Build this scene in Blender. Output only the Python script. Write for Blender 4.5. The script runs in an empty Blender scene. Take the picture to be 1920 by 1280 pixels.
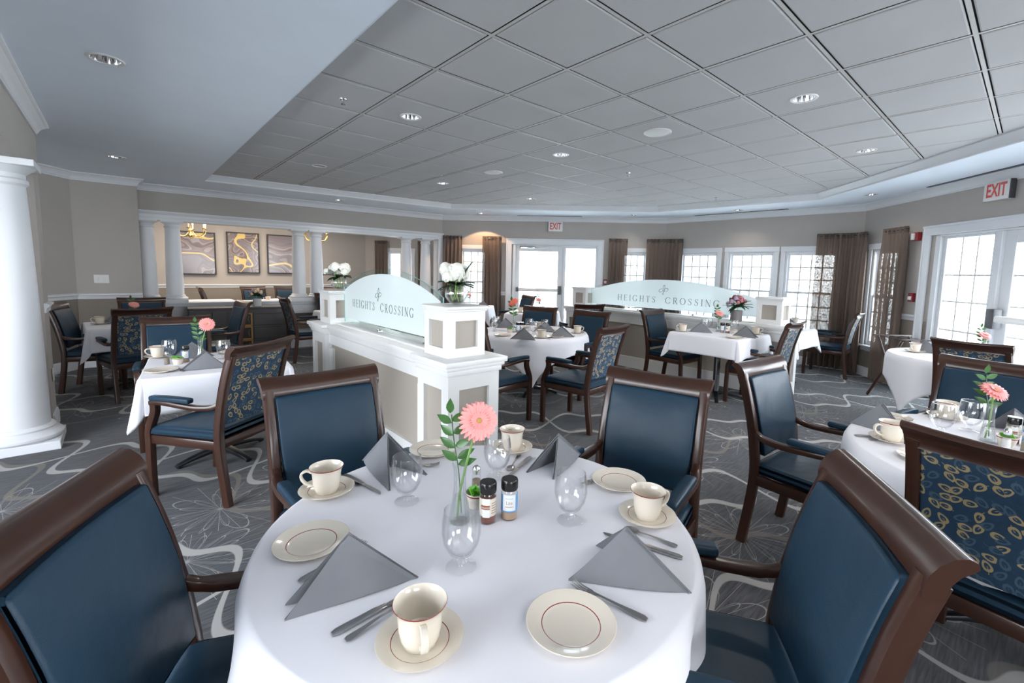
import bpy, bmesh, math, random
from mathutils import Vector, Matrix
from mathutils.geometry import tessellate_polygon
R = random.Random(7)
PI = math.pi
SC = bpy.context.scene
COL = SC.collection

# ------------------------------------------------------------------ node helpers
class NT:
    def __init__(s, name):
        s.mat = bpy.data.materials.new(name); s.mat.use_nodes = True
        s.t = s.mat.node_tree; s.n = s.t.nodes; s.l = s.t.links
        s.n.clear(); s.out = s.n.new('ShaderNodeOutputMaterial')
    def node(s, typ, **kw):
        nd = s.n.new(typ)
        for k, v in kw.items(): setattr(nd, k, v)
        return nd
    def put(s, sock, v):
        if isinstance(v, bpy.types.NodeSocket): s.l.new(v, sock)
        else: sock.default_value = v
    def m(s, op, a, b=None, c=None):
        nd = s.node('ShaderNodeMath', operation=op)
        s.put(nd.inputs[0], a)
        if b is not None: s.put(nd.inputs[1], b)
        if c is not None: s.put(nd.inputs[2], c)
        return nd.outputs[0]
    def vm(s, op, a, b=None):
        nd = s.node('ShaderNodeVectorMath', operation=op)
        s.put(nd.inputs[0], a)
        if b is not None: s.put(nd.inputs[1], b)
        return nd.outputs[0]
    def mix(s, f, a, b):
        nd = s.node('ShaderNodeMix', data_type='RGBA')
        s.put(nd.inputs[0], f); s.put(nd.inputs[6], col(a)); s.put(nd.inputs[7], col(b))
        return nd.outputs[2]
    def noise(s, scale, detail=2, vec=None, rough=.5):
        nd = s.node('ShaderNodeTexNoise'); nd.inputs['Scale'].default_value = scale
        nd.inputs['Detail'].default_value = detail; nd.inputs['Roughness'].default_value = rough
        if vec is None: vec = s.obj()
        s.l.new(vec, nd.inputs['Vector']); return nd.outputs['Fac']
    def obj(s):
        return s.node('ShaderNodeTexCoord').outputs['Object']
    def ramp(s, f, lo, hi):
        nd = s.node('ShaderNodeMapRange'); s.put(nd.inputs[0], f)
        nd.inputs[1].default_value = lo; nd.inputs[2].default_value = hi
        return nd.outputs[0]
    def pr(s, color, rough=.5, metal=0, spec=.5, bump=None, bs=.1, bd=.01, sheen=0, coat=0, sub=0):
        b = s.node('ShaderNodeBsdfPrincipled')
        s.put(b.inputs['Base Color'], col(color)); s.put(b.inputs['Roughness'], rough)
        b.inputs['Metallic'].default_value = metal; b.inputs['Specular IOR Level'].default_value = spec
        if sheen: b.inputs['Sheen Weight'].default_value = sheen
        if coat: b.inputs['Coat Weight'].default_value = coat; b.inputs['Coat Roughness'].default_value = .12
        if sub: b.inputs['Subsurface Weight'].default_value = sub; b.inputs['Subsurface Radius'].default_value = (.01, .008, .006)
        if bump is not None:
            bp = s.node('ShaderNodeBump'); bp.inputs['Strength'].default_value = bs; bp.inputs['Distance'].default_value = bd
            s.l.new(bump, bp.inputs['Height']); s.l.new(bp.outputs[0], b.inputs['Normal'])
        s.bsdf = b; s.l.new(b.outputs[0], s.out.inputs[0]); return s.mat
def col(c):
    return (c[0], c[1], c[2], 1) if isinstance(c, (tuple, list)) and len(c) == 3 else c
def simple(name, c, rough=.5, **k):
    return NT(name).pr(c, rough, **k)

M = {}
def make_materials():
    def paint(name, c, rough=.7, var=.04, bs=.05):
        t = NT(name); n = t.noise(3, 3); f = t.noise(180, 2)
        cc = t.mix(n, tuple(x*(1-var) for x in c), tuple(min(1, x*(1+var)) for x in c))
        return t.pr(cc, rough, bump=f, bs=bs, bd=.002)
    M['wall'] = paint('wall_paint_beige', (.40, .365, .335))
    M['wall_low'] = paint('wall_paint_taupe', (.255, .222, .190))
    M['soffit'] = paint('ceiling_paint', (.76, .82, .90))
    M['trim'] = paint('trim_white', (.68, .69, .71), .38, .02, .02)
    M['booth'] = paint('partition_white', (.74, .74, .73), .35, .02, .02)
    M['panel'] = paint('partition_taupe_panel', (.37, .33, .285), .6)
    M['plasterblank'] = paint('wall_outer', (.5, .5, .5))
    t = NT('ceiling_tile'); n = t.noise(2.2, 2); f = t.noise(260, 2)
    M['tile'] = t.pr(t.mix(n, (.44, .435, .435), (.50, .495, .50)), .9, bump=f, bs=.25, bd=.003)
    M['grid'] = simple('ceiling_grid', (.50, .48, .46), .5)
    M['dark_gap'] = simple('ceiling_plenum', (.10, .09, .085), .9)
    # carpet
    t = NT('carpet'); o = t.obj(); sp = t.node('ShaderNodeSeparateXYZ'); t.l.new(o, sp.inputs[0])
    c45 = .7071
    x = t.m('MULTIPLY', t.m('ADD', sp.outputs[0], sp.outputs[1]), c45)
    y = t.m('MULTIPLY', t.m('SUBTRACT', sp.outputs[1], sp.outputs[0]), c45)
    L, W = 1.5, 1.3
    def wav(ph, amp):
        a = t.m('ADD', t.m('MULTIPLY', y, 2*PI/L), ph)
        s1 = t.m('SINE', a); s3 = t.m('SINE', t.m('MULTIPLY', a, 3.0))
        return t.m('MULTIPLY', t.m('ADD', s1, t.m('MULTIPLY', s3, .28)), amp)
    def line(ph, amp, off, w):
        u = t.m('FRACT', t.m('ADD', t.m('ADD', t.m('DIVIDE', x, W), wav(ph, amp)), off))
        d = t.m('ABSOLUTE', t.m('SUBTRACT', u, .5))
        mr = t.node('ShaderNodeMapRange'); t.l.new(d, mr.inputs[0])
        mr.inputs[1].default_value = w; mr.inputs[2].default_value = w*.72; return mr.outputs[0]
    white = t.m('MAXIMUM', line(0, .24, 0, .026), line(PI, .24, 0, .026))
    tan = line(.6, .2, .32, .024)
    vo = t.node('ShaderNodeTexVoronoi', voronoi_dimensions='2D'); vo.inputs['Scale'].default_value = 1.25; vo.inputs['Randomness'].default_value = .55
    t.l.new(o, vo.inputs['Vector'])
    dv = t.vm('SUBTRACT', o, vo.outputs['Position'])
    s2 = t.node('ShaderNodeSeparateXYZ'); t.l.new(dv, s2.inputs[0])
    r = t.m('SQRT', t.m('ADD', t.m('MULTIPLY', s2.outputs[0], s2.outputs[0]), t.m('MULTIPLY', s2.outputs[1], s2.outputs[1])))
    an = t.m('ARCTAN2', s2.outputs[1], s2.outputs[0])
    pet = t.m('MULTIPLY', t.m('ABSOLUTE', t.m('SINE', t.m('MULTIPLY', an, 3.5))), .33)
    out1 = t.m('LESS_THAN', t.m('ABSOLUTE', t.m('SUBTRACT', r, pet)), .006)
    pet2 = t.m('MULTIPLY', t.m('ABSOLUTE', t.m('SINE', t.m('MULTIPLY', an, 7))), .24)
    out2 = t.m('LESS_THAN', t.m('ABSOLUTE', t.m('SUBTRACT', r, pet2)), .005)
    rays = t.m('MULTIPLY', t.m('LESS_THAN', t.m('MULTIPLY', t.m('ABSOLUTE', t.m('SINE', t.m('MULTIPLY', an, 9))), r), .012), t.m('LESS_THAN', r, .42))
    cs = t.node('ShaderNodeSeparateColor'); t.l.new(vo.outputs['Color'], cs.inputs[0])
    fl = t.m('MULTIPLY', t.m('MAXIMUM', t.m('MAXIMUM', out1, out2), rays), t.m('GREATER_THAN', cs.outputs[0], .3))
    mp = t.node('ShaderNodeMapping'); mp.inputs['Scale'].default_value = (1, 14, 1); mp.inputs['Rotation'].default_value = (0, 0, .5); t.l.new(o, mp.inputs[0])
    streak = t.noise(7, 3, mp.outputs[0]); big = t.noise(1.1, 1)
    base = t.mix(t.ramp(streak, .35, .68), (.046, .044, .047), (.105, .103, .108))
    base = t.mix(t.m('MULTIPLY', t.ramp(big, .4, .7), .5), base, (.05, .062, .078))
    c1 = t.mix(t.m('MULTIPLY', fl, .6), base, (.36, .35, .34))
    c1 = t.mix(t.m('MULTIPLY', tan, .7), c1, (.17, .145, .125))
    c1 = t.mix(t.m('MULTIPLY', white, .95), c1, (.36, .345, .33))
    M['carpet'] = t.pr(c1, .95, spec=.15, bump=t.noise(420, 2), bs=.4, bd=.004, sheen=.1)
    # wood
    t = NT('walnut_wood'); mp = t.node('ShaderNodeMapping'); mp.inputs['Scale'].default_value = (5, 5, 1.2); t.l.new(t.obj(), mp.inputs[0])
    n = t.noise(2, 3, mp.outputs[0], .5)
    M['wood'] = t.pr(t.mix(t.ramp(n, .1, .9), (.026, .010, .006), (.048, .019, .011)), .28, coat=.16, spec=.4)
    M['steel'] = simple('brushed_steel', (.55, .54, .53), .22, metal=1)
    M['cutlery'] = simple('cutlery_steel', (.42, .41, .41), .28, metal=1)
    M['chrome'] = simple('polished_chrome', (.8, .8, .82), .08, metal=1)
    t = NT('blue_vinyl'); n = t.noise(5, 3); n2 = t.noise(300, 2)
    M['vinyl'] = t.pr(t.mix(n, (.010, .029, .050), (.015, .040, .068)), .38, spec=.22, bump=t.m('ADD', t.m('MULTIPLY', n, 3), t.m('MULTIPLY', n2, .15)), bs=.25, bd=.01)
    # patterned back fabric
    t = NT('leaf_pattern_fabric'); o = t.obj(); sp = t.node('ShaderNodeSeparateXYZ'); t.l.new(o, sp.inputs[0])
    cb = t.node('ShaderNodeCombineXYZ'); t.l.new(sp.outputs[0], cb.inputs[0]); t.l.new(sp.outputs[2], cb.inputs[1])
    vo = t.node('ShaderNodeTexVoronoi', voronoi_dimensions='2D'); vo.inputs['Scale'].default_value = 25; vo.inputs['Randomness'].default_value = .8
    t.l.new(cb.outputs[0], vo.inputs['Vector'])
    dv = t.vm('SUBTRACT', cb.outputs[0], vo.outputs['Position']); cs = t.node('ShaderNodeSeparateColor'); t.l.new(vo.outputs['Color'], cs.inputs[0])
    s2 = t.node('ShaderNodeSeparateXYZ'); t.l.new(dv, s2.inputs[0])
    a = t.m('MULTIPLY', cs.outputs[0], 6.28); ca = t.m('COSINE', a); sa = t.m('SINE', a)
    lx = t.m('ADD', t.m('MULTIPLY', s2.outputs[0], ca), t.m('MULTIPLY', s2.outputs[1], sa))
    ly = t.m('SUBTRACT', t.m('MULTIPLY', s2.outputs[1], ca), t.m('MULTIPLY', s2.outputs[0], sa))
    ww = t.m('ADD', .62, t.m('MULTIPLY', lx, -9))
    ly2 = t.m('DIVIDE', ly, ww)
    e = t.m('SQRT', t.m('ADD', t.m('MULTIPLY', lx, lx), t.m('MULTIPLY', ly2, ly2)))
    ring = t.m('MULTIPLY', t.m('LESS_THAN', e, .0205), t.m('GREATER_THAN', e, .0112))
    stem = t.m('MULTIPLY', t.m('LESS_THAN', t.m('ABSOLUTE', t.m('SUBTRACT', ly, t.m('MULTIPLY', t.m('MULTIPLY', lx, lx), 9))), .0014), t.m('LESS_THAN', lx, .0))
    gold = t.m('GREATER_THAN', cs.outputs[1], .36)
    lc = t.mix(gold, (.05, .095, .14), (.34, .27, .14))
    base = t.mix(t.noise(60, 2), (.008, .032, .068), (.015, .048, .096))
    c = t.mix(t.m('MAXIMUM', ring, t.m('MULTIPLY', stem, .7)), base, lc)
    M['fabric'] = t.pr(c, .75, bump=t.noise(500, 1), bs=.2, bd=.002)
    # linens and tableware
    t = NT('white_tablecloth'); M['cloth'] = t.pr((.79, .785, .83), .8, bump=t.noise(6, 3), bs=.12, bd=.03, sheen=.1)
    t = NT('grey_napkin'); M['napkin'] = t.pr(t.mix(t.noise(20, 2), (.145, .15, .165), (.175, .18, .195)), .7, bump=t.noise(700, 1), bs=.15, bd=.001)
    M['china'] = simple('cream_china', (.72, .655, .555), .12, coat=.5)
    M['redline'] = simple('china_red_band', (.22, .02, .02), .2)
    def thin(name, tint, edge, frs=1.0, rough=.0, pw=2.2, gf=.06):
        t = NT(name); lw = t.node('ShaderNodeLayerWeight'); lw.inputs[0].default_value = .5
        f = t.m('POWER', lw.outputs['Facing'], pw)
        tr = t.node('ShaderNodeBsdfTransparent'); t.l.new(t.mix(f, tint, edge), tr.inputs[0])
        gl = t.node('ShaderNodeBsdfGlossy'); gl.inputs['Roughness'].default_value = rough; gl.inputs['Color'].default_value = (1, 1, 1, 1)
        ff = t.m('MULTIPLY', t.m('ADD', t.m('POWER', lw.outputs['Facing'], 4.0), gf), frs)
        mx = t.node('ShaderNodeMixShader'); t.l.new(t.m('MINIMUM', ff, .85), mx.inputs[0]); t.l.new(tr.outputs[0], mx.inputs[1]); t.l.new(gl.outputs[0], mx.inputs[2])
        t.l.new(mx.outputs[0], t.out.inputs[0]); return t.mat
    M['glass'] = thin('clear_tableware_glass', (.993, .995, .997), (.55, .58, .62), 1.15, pw=3.2, gf=.05)
    M['glass_thick'] = thin('thick_glass', (.992, .994, .996), (.93, .94, .95), 1.0, pw=3, gf=.06)
    M['pane'] = thin('window_glass', (.95, .97, .97), (.8, .86, .87), .5, gf=.04)
    M['panel_glass'] = thin('partition_clear_glass', (.985, .995, .993), (.7, .86, .84), .4, gf=.04)
    M['glass_edge'] = simple('glass_edge_green', (.22, .50, .46), .15)
    M['water'] = thin('vase_water', (.95, .975, .965), (.6, .68, .65), .6, pw=3, gf=.04)
    t = NT('frosted_glass')
    tl = t.node('ShaderNodeBsdfTranslucent'); tl.inputs[0].default_value = (.98, 1, 1, 1)
    df = t.node('ShaderNodeBsdfDiffuse'); df.inputs[0].default_value = (.92, .985, .985, 1)
    tr = t.node('ShaderNodeBsdfTransparent'); tr.inputs[0].default_value = (.92, .97, .97, 1)
    a1 = t.node('ShaderNodeMixShader'); a1.inputs[0].default_value = .45; t.l.new(tl.outputs[0], a1.inputs[1]); t.l.new(df.outputs[0], a1.inputs[2])
    a2 = t.node('ShaderNodeMixShader'); a2.inputs[0].default_value = .14; t.l.new(a1.outputs[0], a2.inputs[1]); t.l.new(tr.outputs[0], a2.inputs[2])
    t.l.new(a2.outputs[0], t.out.inputs[0]); M['frost'] = t.mat
    M['letter'] = simple('logo_grey', (.10, .13, .14), .5)
    # curtains
    t = NT('sheer_brown_curtain'); o = t.obj(); mp = t.node('ShaderNodeMapping'); mp.inputs['Scale'].default_value = (1, 1, .7); t.l.new(o, mp.inputs[0])
    vo = t.node('ShaderNodeTexVoronoi'); vo.inputs['Scale'].default_value = 62; t.l.new(mp.outputs[0], vo.inputs['Vector'])
    hole = t.ramp(vo.outputs['Distance'], .42, .52)
    df = t.node('ShaderNodeBsdfDiffuse'); df.inputs[0].default_value = (.21, .160, .135, 1)
    tl = t.node('ShaderNodeBsdfTranslucent'); tl.inputs[0].default_value = (.09, .060, .045, 1)
    a1 = t.node('ShaderNodeMixShader'); a1.inputs[0].default_value = .3; t.l.new(df.outputs[0], a1.inputs[1]); t.l.new(tl.outputs[0], a1.inputs[2])
    tr = t.node('ShaderNodeBsdfTransparent')
    a2 = t.node('ShaderNodeMixShader'); t.l.new(t.m('ADD', .003, t.m('MULTIPLY', hole, .07)), a2.inputs[0]); t.l.new(a1.outputs[0], a2.inputs[1]); t.l.new(tr.outputs[0], a2.inputs[2])
    t.l.new(a2.outputs[0], t.out.inputs[0]); M['curtain'] = t.mat
    M['black'] = simple('black_powdercoat', (.012, .013, .016), .35)
    M['plastic_black'] = simple('black_plastic_lid', (.010, .010, .010), .22)
    M['plastic_white'] = simple('white_plastic', (.70, .69, .67), .35)
    M['plastic_dark'] = simple('dark_grey_plastic', (.06, .06, .065), .4)
    M['red'] = simple('sign_red', (.62, .09, .07), .4)
    M['alarm_red'] = simple('alarm_red', (.22, .012, .015), .35)
    M['gold'] = simple('polished_brass', (.80, .55, .20), .18, metal=1)
    M['goldpaint'] = simple('gold_painted_wood', (.34, .19, .06), .35, metal=.4)
    M['candle'] = simple('candle_sleeve', (.8, .77, .68), .4)
    M['charcoal'] = simple('charcoal_cabinet', (.055, .050, .052), .4)
    M['petal_pink'] = NT('gerbera_petal').pr((.86, .34, .32), .5, sub=.05)
    M['petal_coral'] = NT('coral_petal').pr((.85, .20, .15), .5)
    M['flower_core'] = simple('gerbera_centre', (.75, .17, .12), .7)
    M['flower_eye'] = simple('gerbera_eye', (.42, .30, .07), .8)
    M['petal_white'] = NT('white_petal').pr((.82, .82, .74), .5, sub=.1)
    M['petal_rose'] = simple('rose_pink', (.55, .20, .22), .55)
    M['petal_deep'] = simple('rose_deep', (.22, .06, .08), .55)
    M['petal_cream'] = simple('rose_cream', (.70, .52, .33), .55)
    M['petal_mauve'] = simple('mauve_petal', (.45, .33, .42), .55)
    M['leaf'] = NT('leaf_green').pr((.045, .13, .03), .35)
    M['leaf_dark'] = NT('leaf_dark_green').pr((.015, .06, .022), .4)
    M['stem'] = simple('stem_green', (.16, .30, .07), .4)
    M['packet'] = simple('green_sweetener_packet', (.13, .50, .03), .4)
    M['jar_red'] = simple('cinnamon_spice', (.17, .05, .025), .6)
    M['jar_tan'] = simple('tan_spice', (.42, .28, .18), .7)
    M['pepper'] = simple('ground_pepper', (.22, .18, .13), .8)
    M['salt'] = simple('table_salt', (.75, .74, .70), .8)
    M['lab_cream'] = simple('label_cream', (.70, .66, .55), .5)
    M['lab_white'] = simple('label_white', (.78, .79, .80), .5)
    M['lab_blue'] = simple('label_blue', (.13, .33, .62), .4)
    M['lab_brown'] = simple('label_brown', (.30, .09, .04), .5)
    M['vase_grey'] = simple('grey_ceramic', (.22, .20, .20), .6)
    M['vase_white'] = simple('white_ceramic', (.62, .62, .60), .4)
    M['conc'] = simple('patio_concrete', (.62, .62, .60), .9)
    M['siding'] = simple('exterior_siding', (.66, .68, .70), .8)
    def emit(name, c, s):
        t = NT(name); e = t.node('ShaderNodeEmission'); e.inputs[0].default_value = col(c); e.inputs[1].default_value = s
        t.l.new(e.outputs[0], t.out.inputs[0]); return t.mat
    M['bulb'] = emit('warm_bulb', (1, .75, .45), 9)
    M['can_lamp'] = emit('downlight_lamp', (1, .86, .66), 3)
    # agate art, three variants
    for i, (sd, a0) in enumerate(((0, 2.0), (5.3, 3.1), (11.7, 1.2))):
        t = NT('agate_artwork'); o = t.obj(); mp = t.node('ShaderNodeMapping'); mp.inputs['Location'].default_value = (sd, 0, sd*.7); t.l.new(o, mp.inputs[0])
        n = t.noise(a0*.9, 1.5, mp.outputs[0]); bands = t.m('FRACT', t.m('MULTIPLY', n, 11))
        c = t.mix(bands, (.10, .062, .052), (.21, .155, .145))
        c = t.mix(t.m('LESS_THAN', t.m('ABSOLUTE', t.m('SUBTRACT', bands, .5)), .1), c, (.27, .235, .235))
        c = t.mix(t.ramp(n, .5, .6), c, (.17, .145, .16))
        c = t.mix(t.m('LESS_THAN', t.m('ABSOLUTE', t.m('SUBTRACT', t.noise(a0*.55, 1, mp.outputs[0]), .5)), .010), c, (.62, .46, .16))
        M['art%d' % i] = t.pr(c, .18, coat=.25)

# ------------------------------------------------------------------ mesh builder
class MB:
    def __init__(s): s.v = []; s.f = []; s.m = []
    def add(s, vs, fs, mat=0):
        b = len(s.v); s.v += [tuple(p) for p in vs]; s.f += [tuple(i+b for i in f) for f in fs]
        s.m += ([mat]*len(fs) if isinstance(mat, int) else list(mat)); return s
    def box(s, c, d, rz=0, mat=0):
        hx, hy, hz = d[0]/2, d[1]/2, d[2]/2; ca, sa = math.cos(rz), math.sin(rz); vs = []
        for z in (-hz, hz):
            for x, y in ((-hx, -hy), (hx, -hy), (hx, hy), (-hx, hy)):
                vs.append((c[0]+x*ca-y*sa, c[1]+x*sa+y*ca, c[2]+z))
        return s.add(vs, [(3, 2, 1, 0), (4, 5, 6, 7), (0, 1, 5, 4), (1, 2, 6, 5), (2, 3, 7, 6), (3, 0, 4, 7)], mat)
    def rbox(s, c, d, r=.01, seg=2, mat=0, fn=None, cuts=0, rz=0):
        bm = bmesh.new(); bmesh.ops.create_cube(bm, size=1)
        for v in bm.verts: v.co = Vector((v.co.x*d[0], v.co.y*d[1], v.co.z*d[2]))
        if cuts: bmesh.ops.subdivide_edges(bm, edges=bm.edges[:], cuts=cuts, use_grid_fill=True)
        sharp = [e for e in bm.edges if len(e.link_faces) == 2 and e.link_faces[0].normal.angle(e.link_faces[1].normal, 0) > .5]
        bm.normal_update()
        sharp = [e for e in bm.edges if len(e.link_faces) == 2 and e.calc_face_angle(0) > .5]
        bmesh.ops.bevel(bm, geom=sharp, offset=min(r, min(d)*.49), segments=seg, profile=.5, affect='EDGES')
        bm.verts.ensure_lookup_table(); ca, sa = math.cos(rz), math.sin(rz); vs = []
        for v in bm.verts:
            p = v.co.copy()
            if fn: p = Vector(fn(p))
            vs.append((c[0]+p.x*ca-p.y*sa, c[1]+p.x*sa+p.y*ca, c[2]+p.z))
        s.add(vs, [tuple(v.index for v in f.verts) for f in bm.faces], mat); bm.free(); return s
    def ring_strip(s, rings, closed=True, cap=True, mat=0):
        n = len(rings[0]); vs = [p for r in rings for p in r]; fs = []; ms = []
        for i in range(len(rings)-1):
            for j in range(n if closed else n-1):
                k = (j+1) % n; fs.append((i*n+j, i*n+k, (i+1)*n+k, (i+1)*n+j)); ms.append(mat if isinstance(mat, int) else mat[i])
        if cap and closed:
            fs.append(tuple(range(n-1, -1, -1))); fs.append(tuple((len(rings)-1)*n+j for j in range(n)))
            ms += [ms[0], ms[-1]]
        return s.add(vs, fs, ms)
    def lathe(s, prof, n=24, c=(0, 0, 0), mat=0):
        rings = [[(c[0]+r*math.cos(2*PI*j/n), c[1]+r*math.sin(2*PI*j/n), c[2]+z) for j in range(n)] for r, z in prof]
        return s.ring_strip(rings, True, False, mat)
    def sweep(s, pts, bn, a, b, ch=.3, mat=0, cap=True):
        """rounded rectangular section along pts; a = half size along bn, b = half size along the other axis"""
        pts = [Vector(p) for p in pts]; bn = Vector(bn).normalized(); rings = []
        N = len(pts)
        for i, p in enumerate(pts):
            tg = (pts[min(i+1, N-1)]-pts[max(i-1, 0)]).normalized(); nn = tg.cross(bn).normalized(); b2 = nn.cross(tg).normalized()
            aa = a[i] if isinstance(a, (list, tuple)) else a; bb = b[i] if isinstance(b, (list, tuple)) else b
            ca, cb = aa*(1-ch), bb*(1-ch); ka, kb = aa*(1-ch*.3), bb*(1-ch*.3)
            sec = [(aa, cb), (ka, kb), (ca, bb), (-ca, bb), (-ka, kb), (-aa, cb), (-aa, -cb), (-ka, -kb), (-ca, -bb), (ca, -bb), (ka, -kb), (aa, -cb)]
            rings.append([tuple(p+b2*u+nn*w) for u, w in sec])
        return s.ring_strip(rings, True, cap, mat)
    def tube(s, pts, r, n=8, mat=0, cap=True):
        pts = [Vector(p) for p in pts]; N = len(pts); rings = []; ref = Vector((0, 0, 1))
        t0 = (pts[1]-pts[0]).normalized()
        if abs(t0.dot(ref)) > .9: ref = Vector((1, 0, 0))
        for i, p in enumerate(pts):
            tg = (pts[min(i+1, N-1)]-pts[max(i-1, 0)]).normalized(); u = tg.cross(ref).normalized(); ref = u.cross(tg).normalized()
            rr = r[i] if isinstance(r, (list, tuple)) else r
            rings.append([tuple(p+(u*math.cos(2*PI*j/n)+ref*math.sin(2*PI*j/n))*rr) for j in range(n)])
        return s.ring_strip(rings, True, cap, mat)
    def xf(s, mtx, start=0):
        for i in range(start, len(s.v)): s.v[i] = tuple(mtx @ Vector(s.v[i]))
        return s
    def sub(s, o, mtx, matoff=0):
        return s.add([tuple(mtx @ Vector(v)) for v in o.v], o.f, [q+matoff for q in o.m])
    def mesh(s, name, mats, smooth=True, ang=35):
        me = bpy.data.meshes.new(name); me.from_pydata(s.v, [], s.f)
        for m_ in mats: me.materials.append(M[m_] if isinstance(m_, str) else m_)
        me.polygons.foreach_set('material_index', s.m)
        bm = bmesh.new(); bm.from_mesh(me); bmesh.ops.remove_doubles(bm, verts=bm.verts, dist=1e-6)
        bmesh.ops.recalc_face_normals(bm, faces=bm.faces); bm.to_mesh(me); bm.free()
        if smooth:
            me.polygons.foreach_set('use_smooth', [True]*len(me.polygons)); me.set_sharp_from_angle(angle=math.radians(ang))
        me.update(); return me

def obj(name, mb, mats, parent=None, smooth=True, ang=35, loc=(0, 0, 0), rz=0):
    if isinstance(mats, str): mats = [mats]
    o = bpy.data.objects.new(name, mb.mesh(name, mats, smooth, ang)); COL.objects.link(o)
    o.location = loc; o.rotation_euler = (0, 0, rz)
    if parent: o.parent = parent
    return o
def tag(o, label, cat, group=None, kind=None):
    o['label'] = label; o['category'] = cat
    if group: o['group'] = group
    if kind: o['kind'] = kind
    return o
def empty(name, loc=(0, 0, 0), rz=0):
    o = bpy.data.objects.new(name, None); COL.objects.link(o); o.location = loc; o.rotation_euler = (0, 0, rz); o.empty_display_size = .05
    return o
def struct(name, mb, mats, parent=None, smooth=True, ang=35):
    o = obj(name, mb, mats, parent, smooth, ang)
    if not parent: o['kind'] = 'structure'
    return o
def clone(o, parent=None):
    c = o.copy(); COL.objects.link(c); c.parent = parent
    for ch in list(o.children): clone(ch, c)
    return c
PROTO = {}
KSCALE = {'goblet': 1.09, 'globe': 1.3, 'peony': 1.33, 'spice_r': 1.2, 'spice_b': 1.2, 'ramekin': 1.1, 'budvase': 1.12, 'gerb_front': 1.3, 'gerb_up': 1.2, 'gerb_coral': 1.5, 'pepper': 1.15, 'salt': 1.15, 'rose_bq': 1.2, 'cream_bq': 1.1}
def place(kind, loc, rz, label, cat, group=None, scale=1.0, builder=None):
    """first use keeps the built object, later uses copy it with its parts"""
    if kind not in PROTO:
        o = BUILD[kind](); PROTO[kind] = o
    else:
        o = clone(PROTO[kind])
    scale *= KSCALE.get(kind, 1.0)
    o.location = loc; o.rotation_euler = (0, 0, rz); o.scale = (scale,)*3
    tag(o, label, cat, group); return o
def bez(p0, p1, p2, n=8):
    p0, p1, p2 = map(Vector, (p0, p1, p2))
    return [tuple(p0*(1-t)**2+p1*2*t*(1-t)+p2*t*t) for t in [i/(n-1) for i in range(n)]]
def smoothpts(pts, n=4):
    """Catmull-Rom through pts"""
    P = [Vector(p) for p in pts]; P = [P[0]*2-P[1]]+P+[P[-1]*2-P[-2]]; out = []
    for i in range(1, len(P)-2):
        a, b, c, d = P[i-1:i+3]
        for k in range(n):
            t = k/n; out.append(.5*((2*b)+(c-a)*t+(2*a-5*b+4*c-d)*t*t+(3*b-a-3*c+d)*t**3))
    out.append(P[-2]); return [tuple(p) for p in out]

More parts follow.
